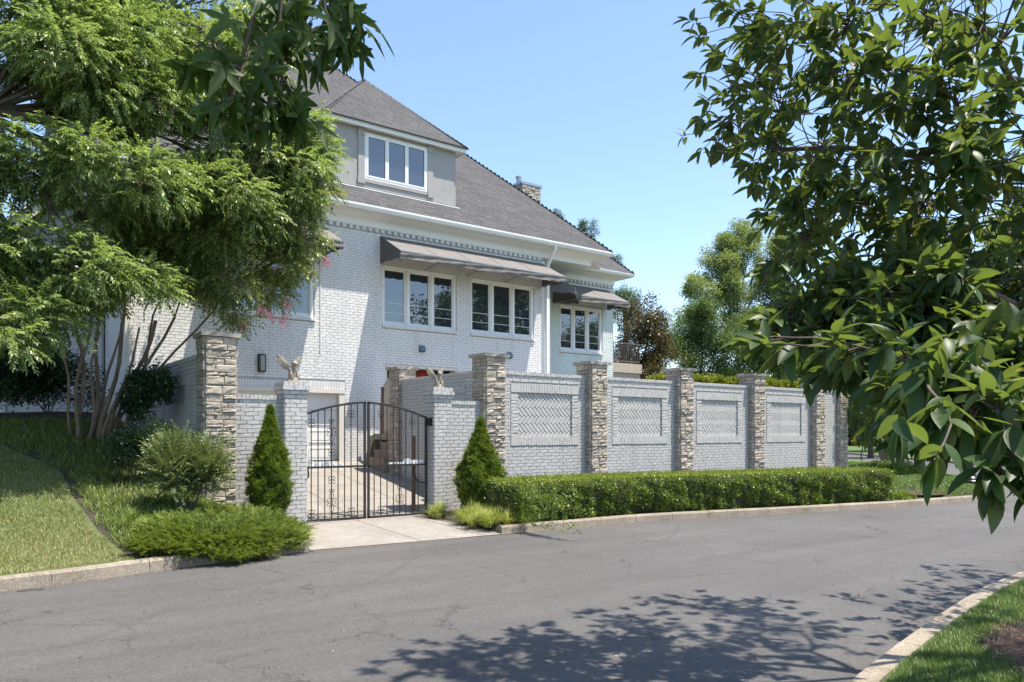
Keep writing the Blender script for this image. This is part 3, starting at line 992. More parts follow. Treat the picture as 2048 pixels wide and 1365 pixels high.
# ---------------------------------------------------------------- garden wall bays
WY, WT = 13.36, .24
bay_labels = ['white brick wall bay with herringbone panel, nearest to the driveway gate',
              'white brick wall bay with herringbone panel, second from the driveway gate',
              'white brick wall bay with herringbone panel, third from the driveway gate',
              'white brick wall bay with herringbone panel, farthest from the driveway gate',
              'narrow plain white brick wall bay at the right end of the garden wall']
bays = [(9.56, 12.09), (12.59, 15.24), (15.74, 18.39), (18.89, 21.54), (22.04, 23.02)]
for bi, ((a, b), lab) in enumerate(zip(bays, bay_labels)):
    t = thing('garden_wall', lab, 'wall', ((a + b) / 2, WY, .1), 'brick bays of the garden wall')
    O, u, n = (0, WY, 0), (1, 0, 0), (0, -1, 0)
    ztop = 3.15
    holes = []
    if bi < 4:
        pc = (a + b) / 2 + .01; fw = .99
        f0, f1 = pc - fw, pc + fw; z0, z1 = 1.505, 2.885
        holes = [(f0, f1, z0, z1)]
        i0, i1, j0, j1 = f0 + .2, f1 - .2, z0 + .195, z1 - .195
        # mortar slab around the recess
        mm = MB()
        mm.box(a, i0, WY, WY + WT, .05, ztop - .07); mm.box(i1, b, WY, WY + WT, .05, ztop - .07)
        mm.box(i0, i1, WY, WY + WT, .05, j0); mm.box(i0, i1, WY, WY + WT, j1, ztop - .07)
        mm.box(i0 + .0, i1, WY + .034, WY + WT, j0, j1)
        mm.build('mortar', M['mortar_garden'], t)
        fr = MB()
        for (xa, xb) in ((f0, i0), (i1, f1)):
            for (za, zb_) in ((z0, j0), (j1, z1)): fr.box(xa, xb, WY - .024, WY, za, zb_)
        fr.build('panel_corner', M['panel_grey'], t)
        MB().box(i0, i1, WY - .012, WY - .001, z0 + .004, j0 - .004).build('panel_backing', M['mortar_garden'], t)
        place_bricks(t, soldiers(i0 + .004, i1, z0, j0 - .004) + soldiers(i0 + .004, i1, j1 + .004, z1), O, u, n, M['garden_brick'], proud=.024, name='soldier_brick')
        side = [(f0, i0 - .002, z, z + .062) for z in np.arange(j0 + .004, j1 - .05, .0735)] + [(i1 + .002, f1, z, z + .062) for z in np.arange(j0 + .004, j1 - .05, .0735)]
        place_bricks(t, side, O, u, n, M['garden_brick'], proud=.024, name='border_brick')
        herring(t, (0, WY + .034, 0), u, n, i0, i1, j0, j1, M['garden_brick'])
    else:
        MB().box(a, b, WY, WY + WT, .05, ztop - .07).build('mortar', M['mortar_garden'], t)
    place_bricks(t, courses(a + .004, b - .004, .12, ztop - .085, holes, phase=.2 * bi), O, u, n, M['garden_brick'], want=lambda c, px, py: c.z > .7)
    # rowlock coping, proud of the wall
    cp = soldiers(a, b, ztop - .078, ztop, w=.072)
    place_bricks(t, [(p[0], p[1], p[2], p[3]) for p in cp], (0, WY + WT - .0, 0), u, n, M['garden_brick'], proud=WT + .028, name='coping_brick')
# side wall beyond the corner pillar
def plain_wall(label, O, u, n, length, z0, z1, thick=.24, limit=300, cat='wall', coping=True, panel=None, z1b=None, mat='garden_brick', mortar='mortar_garden', phase=0):
    O, u, n = Vector(O), Vector(u), Vector(n)
    t = thing('garden_wall', label, cat, (O.x, O.y, z0), 'brick bays of the garden wall')
    m = MB()
    A, B = O, O + u * length
    bk = -n * thick
    zt = z1 - (.07 if coping else 0)
    vs = [A, B, B + bk, A + bk]
    m.add([(v.x, v.y, z0) for v in vs] + [(v.x, v.y, zt) for v in vs], BOXF); m.build('mortar', M[mortar], t)
    holes = []
    if panel:
        p0, p1, q0, q1 = panel; holes = [panel]
        place_bricks(t, soldiers(p0, p1, q1 - .19, q1 - .004) + soldiers(p0, p1, q0, q0 + .185), O, u, n, M[mat], proud=.022, name='soldier_brick')
        MB().add([tuple(O + u * s + n * .004 + Vector((0, 0, z))) for s, z in ((p0, q0 + .19), (p1, q0 + .19), (p1, q1 - .2), (p0, q1 - .2))], [(0, 1, 2, 3)]).build('panel', M['panel_grey'], t)
    place_bricks(t, courses(.004, length - .004, z0 + .02, zt - .01, holes, phase=phase), O, u, n, M[mat], limit=limit)
    if coping:
        place_bricks(t, soldiers(0, length, z1 - .078, z1, w=.072), O + bk, u, n, M[mat], proud=thick + .028, name='coping_brick')
    return t
plain_wall('plain end wall running back from the far right corner pillar', (23.46, 13.7, 0), (0, 1, 0), (1, 0, 0), 5.0, .1, 3.15, limit=60)
plain_wall('brick return wall running back from the left stone pillar to the house', (3.36, 19.26, 0), (0, -1, 0), (-1, 0, 0), 5.58, .1, 3.15, panel=(3.1, 4.9, 1.7, 2.85))
plain_wall('brick courtyard wall running back behind the right gate pier to the inner stone pillar', (9.10, 17.03, 0), (0, -1, 0), (-1, 0, 0), 3.33, .1, 3.15, panel=(1.5, 3.0, 1.7, 2.85))
# low front walls beside the gate
plain_wall('low brick wall behind the left cone shrub, between stone pillar and gate pier', (3.86, 13.36, 0), (1, 0, 0), (0, -1, 0), .85, .25, 2.46)
plain_wall('low brick wall behind the right cone shrub, between gate pier and stone pillar', (8.19, 13.36, 0), (1, 0, 0), (0, -1, 0), .86, .1, 2.46, phase=.3)
# gate piers
def gate_pier(x0, label, zb=.1):
    w, y0 = .40, 13.18
    t = thing('gate_pier', label, 'pillar', (x0 + w / 2, y0 + w / 2, zb), 'brick piers of the driveway gate')
    MB().box(x0, x0 + w, y0, y0 + w, zb, 2.41).build('mortar', M['mortar_garden'], t)
    for (O, u, n, lim) in (((x0, y0, 0), (1, 0, 0), (0, -1, 0), 300), ((x0, y0 + w, 0), (0, -1, 0), (-1, 0, 0), 80), ((x0 + w, y0, 0), (0, 1, 0), (1, 0, 0), 60)):
        place_bricks(t, courses(0 if n[1] else .0, w, zb + .02, 2.40, bl=.2, phase=.25 if n[0] else 0), O, u, n, M['garden_brick'], limit=lim)
    for k, (z, pr) in enumerate(((2.41, .012), (2.486, .030), (2.562, .052), (2.638, .030))):
        MB().box(x0 - pr + .008, x0 + w + pr - .008, y0 - pr + .008, y0 + w + pr - .008, z - .004, z + .076).build('cap_core', M['mortar_garden'], t)
        fn = (lambda a, b: soldiers(a, b, z + .002, z + .068, w=.085)) if k == 3 else (lambda a, b: courses(a, b, z + .002, z + .068, bl=.21, phase=.5 * (k % 2)))
        a, b = x0 - pr, x0 + w + pr
        place_bricks(t, fn(0, b - a), (a, y0 - pr + .008, 0), (1, 0, 0), (0, -1, 0), M['garden_brick'], name='cap_brick')
        place_bricks(t, fn(0, b - a), (a + .008, y0 + w + pr, 0), (0, -1, 0), (-1, 0, 0), M['garden_brick'], name='cap_brick')
    MB().box(x0 - .02, x0 + w + .02, y0 - .02, y0 + w + .02, 2.708, 2.716).build('cap_top', M['panel_grey'], t)
    return t
gate_pier(4.71, 'left brick gate pier beneath the larger looking winged statue')
gate_pier(7.79, 'right brick gate pier carrying the hinge box, with intercom wall beside it')
# ---------------------------------------------------------------- the house
HY = 19.30
house = thing('house', 'white painted brick house with grey hipped shingle roof, dormer and awnings behind the gated wall', 'house', (10, 19.3, 1.0))
zW0, zW1 = .9, 7.60
# openings on the main face : (x0,x1,z0,z1)
WIN = [(5.22, 7.68, 4.86, 6.56), (9.71, 12.17, 4.86, 6.56), (12.70, 15.16, 4.86, 6.56)]
GAR = (3.68, 8.46, .9, 2.96)
PAT = (9.80, 12.22, .9, 3.66)
def wall_with_holes(mb, x0, x1, z0, z1, holes, y0, y1):
    xs_ = sorted({x0, x1, *[h[0] for h in holes], *[h[1] for h in holes]})
    for a, b in zip(xs_, xs_[1:]):
        z = z0
        for h in sorted([h for h in holes if h[0] < (a + b) / 2 < h[1]], key=lambda h: h[2]):
            if h[2] > z + .001: mb.box(a, b, y0, y1, z, h[2])
            z = h[3]
        if z < z1: mb.box(a, b, y0, y1, z, z1)
m = MB()
wall_with_holes(m, 3.2, 15.6, zW0, zW1, WIN + [GAR, PAT], HY, HY + .3)
m.box(3.2, 3.5, HY + .3, 30, .9, zW1)                                   # left side wall
m.box(15.3, 15.6, HY + .3, 21.2, .9, zW1)
m.box(17.6, 20.7, 21.32, 21.6, .9, 4.86); m.box(17.6, 17.98, 21.32, 21.6, 4.86, zW1)
m.box(20.12, 20.7, 21.32, 21.6, 4.86, zW1); m.box(17.98, 20.12, 21.32, 21.6, 6.56, zW1)
m.box(20.4, 20.7, 21.6, 30, .9, zW1)
m.box(3.5, 20.4, 30, 30.3, .9, zW1)
d45 = math.sqrt(.5)
m.add([(15.6, 19.3, .9), (17.62, 21.32, .9), (17.42, 21.52, .9), (15.4, 19.5, .9), (15.6, 19.3, zW1), (17.62, 21.32, zW1), (17.42, 21.52, zW1), (15.4, 19.5, zW1)], BOXF)
m.build('wall', M['mortar_house'], house)
# dark rooms behind the windows : a closed box set well back
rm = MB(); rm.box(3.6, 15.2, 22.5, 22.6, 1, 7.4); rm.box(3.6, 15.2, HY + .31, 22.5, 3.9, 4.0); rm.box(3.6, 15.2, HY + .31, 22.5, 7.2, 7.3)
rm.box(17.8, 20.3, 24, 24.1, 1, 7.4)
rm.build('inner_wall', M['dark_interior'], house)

holesF = [(a - .01, b + .01, c - .09, d + (.0 if i > 2 else 0)) for i, (a, b, c, d) in enumerate(WIN)] + [(3.68 - .01, 8.57, 0, 3.16), (9.79, 12.24, 0, 3.74)]
holesF = [tuple(h) for h in holesF]
rowb = courses(3.2, 15.6, .95, 7.42, holesF, bl=.225)
place_bricks(house, rowb, (0, HY, 0), (1, 0, 0), (0, -1, 0), M['house_brick'], proud=.010, want=lambda c, px, py: 600 < px and 430 < py < 800)
place_bricks(house, soldiers(3.68, 8.57, 2.975, 3.155, w=.078), (0, HY, 0), (1, 0, 0), (0, -1, 0), M['house_brick'], proud=.014, name='soldier_brick')
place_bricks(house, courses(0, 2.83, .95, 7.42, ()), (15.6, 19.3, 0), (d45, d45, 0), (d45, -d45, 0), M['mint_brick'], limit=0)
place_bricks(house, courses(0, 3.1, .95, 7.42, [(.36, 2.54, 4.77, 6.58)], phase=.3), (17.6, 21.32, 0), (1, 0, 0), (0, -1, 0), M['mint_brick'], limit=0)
place_bricks(house, courses(0, 8.7, .95, 7.42, ()), (20.7, 21.3, 0), (0, 1, 0), (1, 0, 0), M['house_brick'], limit=0)
place_bricks(house, courses(0, 10.7, .95, 7.42, ()), (3.2, 30, 0), (0, -1, 0), (-1, 0, 0), M['house_brick'], limit=0)

# dentil course under the frieze
def dentils(x0, x1, y):
    MB().box(x0, x1, y - .022, y, 7.535, 7.60).build('dentil_band', M['house_brick'], house)
    n = int((x1 - x0) / .195)
    me = MB().box(0, .098, -.055, 0, 0, .10).mesh('dentil', M['house_brick'])
    for k in range(n):
        o = link('dentil', me, house); o.location = Vector((x0 + .02 + k * .195, y, 7.435)) - Vector(house.location)
dentils(3.2, 15.58, HY); dentils(17.66, 20.68, 21.32)

# cornice : profile (outward, z) swept along a path with mitres
PROF = [(0, 7.55), (.035, 7.55), (.035, 7.70), (.06, 7.705), (.06, 7.73), (.10, 7.745), (.17, 7.765), (.25, 7.81), (.31, 7.86), (.31, 7.835), (.46, 7.835), (.46, 7.87), (.49, 7.87), (.49, 7.845), (.55, 7.85), (.58, 7.89), (.60, 7.94), (.60, 7.985), (.575, 7.985), (.55, 7.90), (.48, 7.90), (.44, 7.99), (0, 7.99)]
def sweep(path, prof, closed_ends=True):
    m = MB(); P = [Vector((x, y, 0)) for x, y in path]; k = len(prof)
    dirs = [(b - a).normalized() for a, b in zip(P, P[1:])]
    nr = [Vector((d.y, -d.x, 0)) for d in dirs]
    vs = []
    for i, p in enumerate(P):
        if i == 0: mt = nr[0]
        elif i == len(P) - 1: mt = nr[-1]
        else:
            s_ = nr[i - 1] + nr[i]; mt = s_ / (s_.dot(nr[i]))
        for o, z in prof: vs.append(p + mt * o + Vector((0, 0, z)))
    fs = []
    for i in range(len(P) - 1):
        for j in range(k):
            j2 = (j + 1) % k
            fs.append((i * k + j, i * k + j2, (i + 1) * k + j2, (i + 1) * k + j))
    fs.append(tuple(range(k))[::-1]); fs.append(tuple((len(P) - 1) * k + j for j in range(k)))
    m.add(vs, fs)
    return m
sweep([(3.2, 30), (3.2, HY - .01), (17.62, HY - .01), (17.62, 20.7)], PROF).build('cornice', M['white_trim'], house)
sweep([(17.64, 21.31), (20.71, 21.31), (20.71, 30)], PROF).build('cornice', M['white_trim'], house)
# boxed soffit over the cut corner
sf = MB(); sf.add([(15.45, HY + .0, 7.552), (17.6, HY + .0, 7.552), (17.6, 21.6, 7.552), (15.6, 21.6, 7.552)], [(0, 1, 2, 3)])
sf.build('soffit', M['white_trim'], house)
sf2 = MB(); sf2.add([(2.7, HY + .02, 7.93), (17.6, HY + .02, 7.93), (20.7, 21.6, 7.93), (20.7, 30, 7.93), (2.7, 30, 7.93)], [(0, 1, 2, 3, 4)]).build('ceiling', M['white_trim'], house)
# downspout at the corner with its crooked head
dp = MB(); dp.bar((15.66, 18.78, 7.86), (15.66, 18.80, 7.74), .10, .08); dp.bar((15.66, 18.80, 7.76), (15.66, 19.20, 7.30), .10, .08)
dp.bar((15.66, 19.20, 7.33), (15.66, 19.20, 1.0), .12, .09, up=(0, 1, 0))
dp.build('downspout', M['white_trim'], house)
MB().box(15.50, 15.60, HY - .03, HY - .001, .95, 7.42).build('corner_board', M['white_trim'], house)
MB().bar((3.16, HY - .06, 7.5), (3.16, HY - .06, 1.5), .09, .09, up=(0, 1, 0)).build('downspout', M['cream_trim'], house)
MB().bar((7.86, HY - .022, 7.2), (7.86, HY - .022, 3.9), .018, .018, up=(0, 1, 0)).build('conduit', M['house_brick'], house)

# windows
bar_me = None
def window(parent, x0, x1, z0, z1, y, n=3, sill=True, casing=.09, mul=.135, bars=True, mat='white_trim', depth=.10, name='window'):
    off = top_offset(parent)
    w = link(name, None, parent)
    fr = MB()
    fy0, fy1 = y + .015, y + depth
    fr.box(x0, x1, fy0, fy1, z1 - casing, z1); fr.box(x0, x1, fy0, fy1, z0, z0 + .05)
    fr.box(x0, x0 + casing * .6, fy0, fy1, z0 + .05, z1 - casing); fr.box(x1 - casing, x1, fy0, fy1, z0 + .05, z1 - casing)
    fr.box(x0 + .003, x1 - .003, fy0 - .03, fy0 - .001, z1 - casing * .4, z1 - .002)
    fr.build('frame', M[mat], w)
    ax, bx = x0 + casing * .6, x1 - casing
    s_ = (bx - ax - (n - 1) * mul) / n
    for k in range(n):
        a = ax + k * (s_ + mul); b = a + s_
        if k < n - 1:
            mu = MB(); mu.box(b + .002, b + mul - .002, fy0 + .01, fy1, z0 + .052, z1 - casing - .002); mu.box(b + .045, b + mul - .045, fy0 - .012, fy0 + .008, z0 + .052, z1 - casing - .002)
            mu.build('mullion', M[mat], w)
        sa = MB(); q = .035; sy0, sy1 = fy0 + .035, fy1 - .01
        zb_, zt_ = z0 + .054, z1 - casing - .003
        sa.box(a + .001, a + q, sy0, sy1, zb_, zt_); sa.box(b - q, b - .001, sy0, sy1, zb_, zt_)
        sa.box(a + q, b - q, sy0, sy1, zb_, zb_ + .06); sa.box(a + q, b - q, sy0, sy1, zt_ - .04, zt_)
        sa.build('sash', M[mat], w)
        gl = MB(); yy_ = sy0 + .022
        gl.box(a + q + .001, b - q - .001, yy_, yy_ + .006, zb_ + .061, zt_ - .041)
        gl.build('pane', M['glass'], w)
        if bars:
            for zz_ in (.30, .58):
                MB().box(a + q + .002, b - q - .002, yy_ - .012, yy_ - .003, zb_ + zz_, zb_ + zz_ + .013).build('guard_bar', M[mat], w)
    if sill:
        place_bricks(parent, soldiers(x0 - .02, x1 + .04, z0 - .082, z0 - .004, w=.072), (0, y + .05, 0), (1, 0, 0), (0, -1, 0), M['house_brick'], proud=.115, name='sill_brick')
    return w
for (a, b, c, d) in WIN: window(house, a, b, c, d, HY, bars=(a > 9))
window(house, 17.98, 20.12, 4.86, 6.56, 21.32)

# garage door
gd = link('garage_door', None, house)
fr = MB(); fr.box(8.40, 8.56, HY - .02, HY + .297, .95, 2.86); fr.box(3.60, 3.70, HY - .02, HY + .297, .95, 2.86)
fr.box(3.60, 8.56, HY - .035, HY + .297, 2.862, 2.968)
fr.build('frame', M['cream_trim'], gd)
nz, nxp = 4, 6
for i_ in range(nz):
    za = .98 + i_ * (1.90 / nz); zb_ = za + 1.90 / nz - .012
    sl = MB(); sl.box(3.705, 8.395, HY + .20, HY + .24, za, zb_)
    for j in range(nxp):
        xa = 3.80 + j * .765; xb = xa + .66
        # raised moulding ring and field
        for (p, q_, r, s_) in ((xa, xb, zb_ - .09, zb_ - .065), (xa, xb, za + .065, za + .09), (xa, xa + .025, za + .09, zb_ - .09), (xb - .025, xb, za + .09, zb_ - .09)):
            sl.box(p, q_, HY + .186, HY + .1995, r, s_)
        sl.box(xa + .07, xb - .07, HY + .190, HY + .1995, za + .135, zb_ - .135)
    sl.build('panel', M['white_trim'], gd)
# patio opening : cased header, pale column, tan side wall
pt = link('porch_opening', None, house)
MB().box(9.80, 12.22, HY - .012, HY + .3, 3.665, 3.735).build('header', M['cream_trim'], pt)
MB().box(9.801, 9.86, HY + .02, HY + .3, .95, 3.66).build('jamb', M['cream_trim'], pt)
MB().box(12.15, 12.219, HY + .02, HY + .3, .95, 3.66).build('jamb', M['cream_trim'], pt)
MB().box(10.55, 10.85, HY + .9, HY + 1.2, .95, 3.9).build('column', M['cream_trim'], pt)
MB().box(9.7, 12.3, HY + 2.6, HY + 2.7, .95, 3.9).build('back_wall', M['tan'], pt)
MB().box(9.7, 12.3, HY + .3, HY + 2.6, 3.88, 3.9).build('ceiling', M['cream_trim'], pt)

# ---- roofs with real shingle tabs
def shingles(parent, A, B, up, slope_len, edge_l, edge_r, indiv=0, expo=.14, tab=.30, name='shingle'):
    """A->B eave line; up = unit vector up the slope; edges give the insets at a height v"""
    A, B, up = Vector(A), Vector(B), Vector(up)
    u = (B - A).normalized(); n = u.cross(up).normalized()
    if n.z < 0: n = -n
    L = (B - A).length
    off = top_offset(parent)
    tabs = []
    v = 0; k = 0
    while v < slope_len:
        l0, r0 = edge_l(v), L - edge_r(v)
        x = l0 - (k % 2) * tab * .5 - random.random() * .1
        while x < r0:
            w_ = tab * random.uniform(.8, 1.15)
            a, b = max(x, l0), min(x + w_ - .007, r0)
            if b - a > .03: tabs.append((a, b, v))
            x += w_
        v += expo; k += 1
    def geo(a, b, v):
        t = random.uniform(.008, .012); vv = v
        p = lambda s, q, h: A + u * s + up * q + n * h
        return [p(a, vv, .0), p(b, vv, .0), p(b, vv, t), p(a, vv, t), p(b, vv + expo + .03, .003), p(a, vv + expo + .03, .003)]
    fs = [(0, 1, 2, 3), (3, 2, 4, 5), (1, 4, 2), (0, 3, 5)]
    if indiv:
        tabs.sort(key=lambda q: (q[2], 0))
        cand = [q for q in tabs if 0 < project(A + u * q[0] + up * q[2])[0] < 2048 and project(A + u * q[0])[0] > 640]
        chosen = set(cand[:indiv])
    else: chosen = set()
    m = MB()
    for q in tabs:
        if q in chosen:
            MB().add(geo(*q), fs).build(name, M['shingle'], parent)
        else: m.add(geo(*q), fs)
    tag(m.build('shingle_field', M['shingle'], parent), kind='stuff')
EV = 7.965; EY = 18.74
roof = link('roof', None, house)
# main roof : hip on the right, ridge to the left
XR, XL, RIDGEK = 18.2, 2.4, 7.55
RY, RZ = EY + RIDGEK, EV + RIDGEK
m = MB()
E0, E1 = (XL, EY, EV), (XR, EY, EV)
Rg0, Rg1 = (XL, RY, RZ), (XR - RIDGEK, RY, RZ)
bk0, bk1 = (XL, RY + RIDGEK, EV), (XR, RY + RIDGEK, EV)
m.add([E0, E1, Rg1, Rg0, bk1, bk0], [(0, 1, 2, 3), (1, 4, 2), (4, 5, 3, 2), (0, 3, 5), (0, 5, 4, 1)])
m.build('deck', M['shingle'], roof)
# hipped dormer cuts the field; the shingles simply run on behind it
s2 = math.sqrt(2)
shingles(roof, (XL, EY - .03, EV - .005 + .02), (XR, EY - .03, EV + .015), (0, 1 / s2, 1 / s2), RIDGEK * s2, lambda v: 0, lambda v: v / s2, indiv=300)
shingles(roof, (XR + .03, EY, EV + .015), (XR + .03, EY + 2 * RIDGEK, EV + .015), (-1 / s2, 0, 1 / s2), RIDGEK * s2, lambda v: v / s2, lambda v: v / s2)
# right lower roof
XR2, EY2, K2 = 21.3, 20.74, 3.9
m = MB()
e0, e1, r0, r1, b1, b0 = (13.5, EY2, EV), (XR2, EY2, EV), (13.5, EY2 + K2, EV + K2), (XR2 - K2, EY2 + K2, EV + K2), (XR2, EY2 + 9, EV), (13.5, EY2 + 9, EV)
m.add([e0, e1, r1, r0, b1, b0, (XR2 - K2, EY2 + 9 - K2, EV + K2)], [(0, 1, 2, 3), (1, 4, 6, 2), (4, 5, 3, 2, 6)])
m.build('deck', M['shingle'], roof)
shingles(roof, (14.0, EY2 - .03, EV + .015), (XR2, EY2 - .03, EV + .015), (0, 1 / s2, 1 / s2), K2 * s2, lambda v: 0, lambda v: v / s2)
shingles(roof, (XR2 + .03, EY2, EV + .015), (XR2 + .03, EY2 + 9, EV + .015), (-1 / s2, 0, 1 / s2), K2 * s2, lambda v: v / s2, lambda v: v / s2)
# hip and ridge caps
def caps(p, q, parent, w=.15):
    p, q = Vector(p), Vector(q); n = int((q - p).length / .15); d = (q - p).normalized()
    m = MB()
    m.bar(p + Vector((0, 0, .010)), q + Vector((0, 0, .010)), w + .05, .016)
    for k in range(n):
        a = p + d * (k * .15); b = a + d * .142
        m.bar(a + Vector((0, 0, .0205)), b + Vector((0, 0, .0205)), w, .004)
    tag(m.build('ridge_cap', M['shingle'], parent), kind='stuff')
caps(E1, Rg1, roof); caps(Rg0, Rg1, roof); caps((XR2, EY2, EV), r1, roof)
# gable end on the left of the main roof and the lower left wing
m = MB(); m.add([(XL + .6, EY + .6, EV), (XL + .6, RY, RZ - .6), (XL + .6, RY + RIDGEK - .6, EV)], [(0, 1, 2)]).build('gable', M['stucco'], house)

# dormer
dm = link('dormer', None, house)
DY, DX0, DX1 = 19.40, 8.18, 12.22
DZ0 = EV + (DY - EY)
m = MB()
W0, W1, WZ0, WZ1 = 9.20, 11.22, 8.93, 10.23
wall_with_holes(m, DX0, DX1, DZ0 - .25, 10.34, [(W0, W1, WZ0, WZ1)], DY, DY + .2)
for xa, xb in ((DX0, DX0 + .2), (DX1 - .2, DX1)):
    m.add([(xa, DY + .2, DZ0 - .3), (xb, DY + .2, DZ0 - .3), (xb, DY + 3.0, 10.34), (xa, DY + 3.0, 10.34), (xa, DY + .2, 10.34), (xb, DY + .2, 10.34)],
          [(0, 1, 5, 4), (0, 4, 3), (1, 2, 5), (0, 3, 2, 1), (4, 5, 2, 3)])
m.build('dormer_wall', M['stucco'], dm)
tr = MB()
tr.box(DX0 + .82, W0 - .003, DY - .035, DY, WZ0 - .02, WZ1 + .02); tr.box(DX0 + .80, W0 - .003, DY - .055, DY - .001, WZ1 - .12, WZ1 + .09); tr.box(DX0 + .80, W0 - .003, DY - .055, DY - .001, WZ0 - .16, WZ0 + .02)
tr.box(W1 + .003, W1 + .19, DY - .035, DY, WZ0 - .02, WZ1 + .02); tr.box(W1 + .003, W1 + .21, DY - .055, DY - .001, WZ1 - .12, WZ1 + .09); tr.box(W1 + .003, W1 + .21, DY - .055, DY - .001, WZ0 - .16, WZ0 + .02)
tr.box(W0, W1, DY - .03, DY - .001, WZ0 - .10, WZ0 - .003)
tr.build('window_surround', M['stucco'], dm)
MB().box(DX0 - .02, DX1 + .12, DY - .06, DY - .002, DZ0 - .02, DZ0 + .02).build('flashing', M['white_trim'], dm)
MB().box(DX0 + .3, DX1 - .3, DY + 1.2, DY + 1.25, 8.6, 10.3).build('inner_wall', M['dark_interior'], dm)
# the dormer's window : three casements (parts of the house, one level under it)
def flat_window(x0, x1, z0, z1, y):
    w = link('window', None, house)
    f = MB(); c_ = .055
    f.box(x0, x1, y - .02, y + .08, z1 - c_, z1); f.box(x0, x1, y - .02, y + .08, z0, z0 + c_)
    f.box(x0, x0 + c_, y - .02, y + .08, z0 + c_, z1 - c_); f.box(x1 - c_, x1, y - .02, y + .08, z0 + c_, z1 - c_)
    f.build('frame', M['white_trim'], w)
    ws = (x1 - x0 - 2 * c_) / 3
    for k in range(3):
        a = x0 + c_ + k * ws + .004; b = a + ws - .008; q = .05
        s_ = MB(); s_.box(a, a + q, y - .028, y + .05, z0 + c_ + .002, z1 - c_ - .002); s_.box(b - q, b, y - .028, y + .05, z0 + c_ + .002, z1 - c_ - .002)
        s_.box(a + q, b - q, y - .028, y + .05, z1 - c_ - q, z1 - c_ - .002); s_.box(a + q, b - q, y - .028, y + .05, z0 + c_ + .002, z0 + c_ + q)
        s_.build('sash', M['white_trim'], w)
        MB().box(a + q + .001, b - q - .001, y + .005, y + .011, z0 + c_ + q + .001, z1 - c_ - q - .001).build('pane', M['glass'], w)
flat_window(W0, W1, WZ0, WZ1, DY)
ex0, ex1, ey, ez = DX0 - .26, DX1 + .26, DY - .20, 10.46
sf = MB(); sf.box(ex0 + .03, ex1 - .03, ey + .03, DY + 2.4, 10.335, 10.345 + .02); sf.build('soffit', M['white_trim'], dm)
fa = MB(); fa.box(ex0, ex1, ey, ey + .03, 10.30, ez - .02); fa.box(ex0, ex0 + .03, ey + .03, DY + 2.2, 10.30, ez - .02); fa.box(ex1 - .03, ex1, ey + .03, DY + 2.2, 10.30, ez - .02)
fa.build('fascia', M['white_trim'], dm)
hw = (ex1 - ex0) / 2; dax, day, daz = (ex0 + ex1) / 2, ey + hw + .1, ez + hw
m = MB(); o_ = .04
m.add([(ex0 - o_, ey - o_, ez - o_), (ex1 + o_, ey - o_, ez - o_), (dax, day, daz), (dax, day + 3.2, daz), (ex0 - o_, day + 3, ez - o_), (ex1 + o_, day + 3, ez - o_)],
      [(0, 1, 2), (0, 2, 3, 4), (1, 5, 3, 2)])
m.build('dormer_roof', M['shingle'], dm)
droof = link('dormer_shingles', None, house)
hl = hw + o_
shingles(droof, (ex0 - o_, ey - o_ - .01, ez - o_ + .01), (ex1 + o_, ey - o_ - .01, ez - o_ + .01), (0, 1 / s2, 1 / s2), hl * s2, lambda v: v / s2, lambda v: v / s2, indiv=0)
shingles(droof, (ex0 - o_ - .01, day + 1.5, ez - o_ + .01), (ex0 - o_ - .01, ey - o_, ez - o_ + .01), (1 / s2, 0, 1 / s2), hl * s2, lambda v: 0, lambda v: v / s2)
caps((ex0 - o_, ey - o_, ez - o_), (dax, day, daz), droof, .16); caps((ex1 + o_, ey - o_, ez - o_), (dax, day, daz), droof, .16)
caps((dax, day, daz), (dax, day + 2.2, daz), droof, .16)
dk = MB()
dk.bar((ex0 - .03, ey - .05, ez - .03), (ex1 + .03, ey - .05, ez - .03), .03, .03); dk.bar((ex0 - .05, ey - .03, ez - .03), (ex0 - .05, DY + 2, ez - .03), .03, .03)
dk.build('drip_edge', M['iron'], dm)

# left wing under the trees
wg = MB()
wg.box(-3.6, 3.15, 22.6, 22.9, 1.0, 4.6)
wg.add([(-1.2, 22.6, 4.6), (3.15, 22.6, 4.6), (3.15, 22.6, 8.6), (-1.2, 22.9, 4.6), (3.15, 22.9, 4.6), (3.15, 22.9, 8.6)], [(0, 1, 2), (3, 5, 4), (0, 2, 5, 3)])
wg.build('wing_wall', M['mortar_house'], house)
place_bricks(house, courses(0, 6.7, 1.2, 4.6, [(3.2, 4.5, 0, 4.0)]), (-3.6, 22.6, 0), (1, 0, 0), (0, -1, 0), M['house_brick'], limit=0)
m = MB()
m.bar((-2.4, 22.35, 3.65), (3.1, 22.35, 8.9), .14, .28); m.build('rake_board', M['cream_trim'], house)
m = MB(); m.add([(-2.5, 22.2, 3.75), (3.2, 22.2, 9.1), (3.2, 30, 9.1), (-2.5, 30, 3.75)], [(0, 1, 2, 3)]).build('wing_roof', M['shingle'], house)
dw = MB(); dw.box(-.35, .95, 22.5, 22.61, 1.9, 4.2); dw.build('side_door', M['white_trim'], house)
MB().box(-.2, .8, 22.47, 22.499, 2.2, 4.0).build('side_door_pane', M['glass'], house)

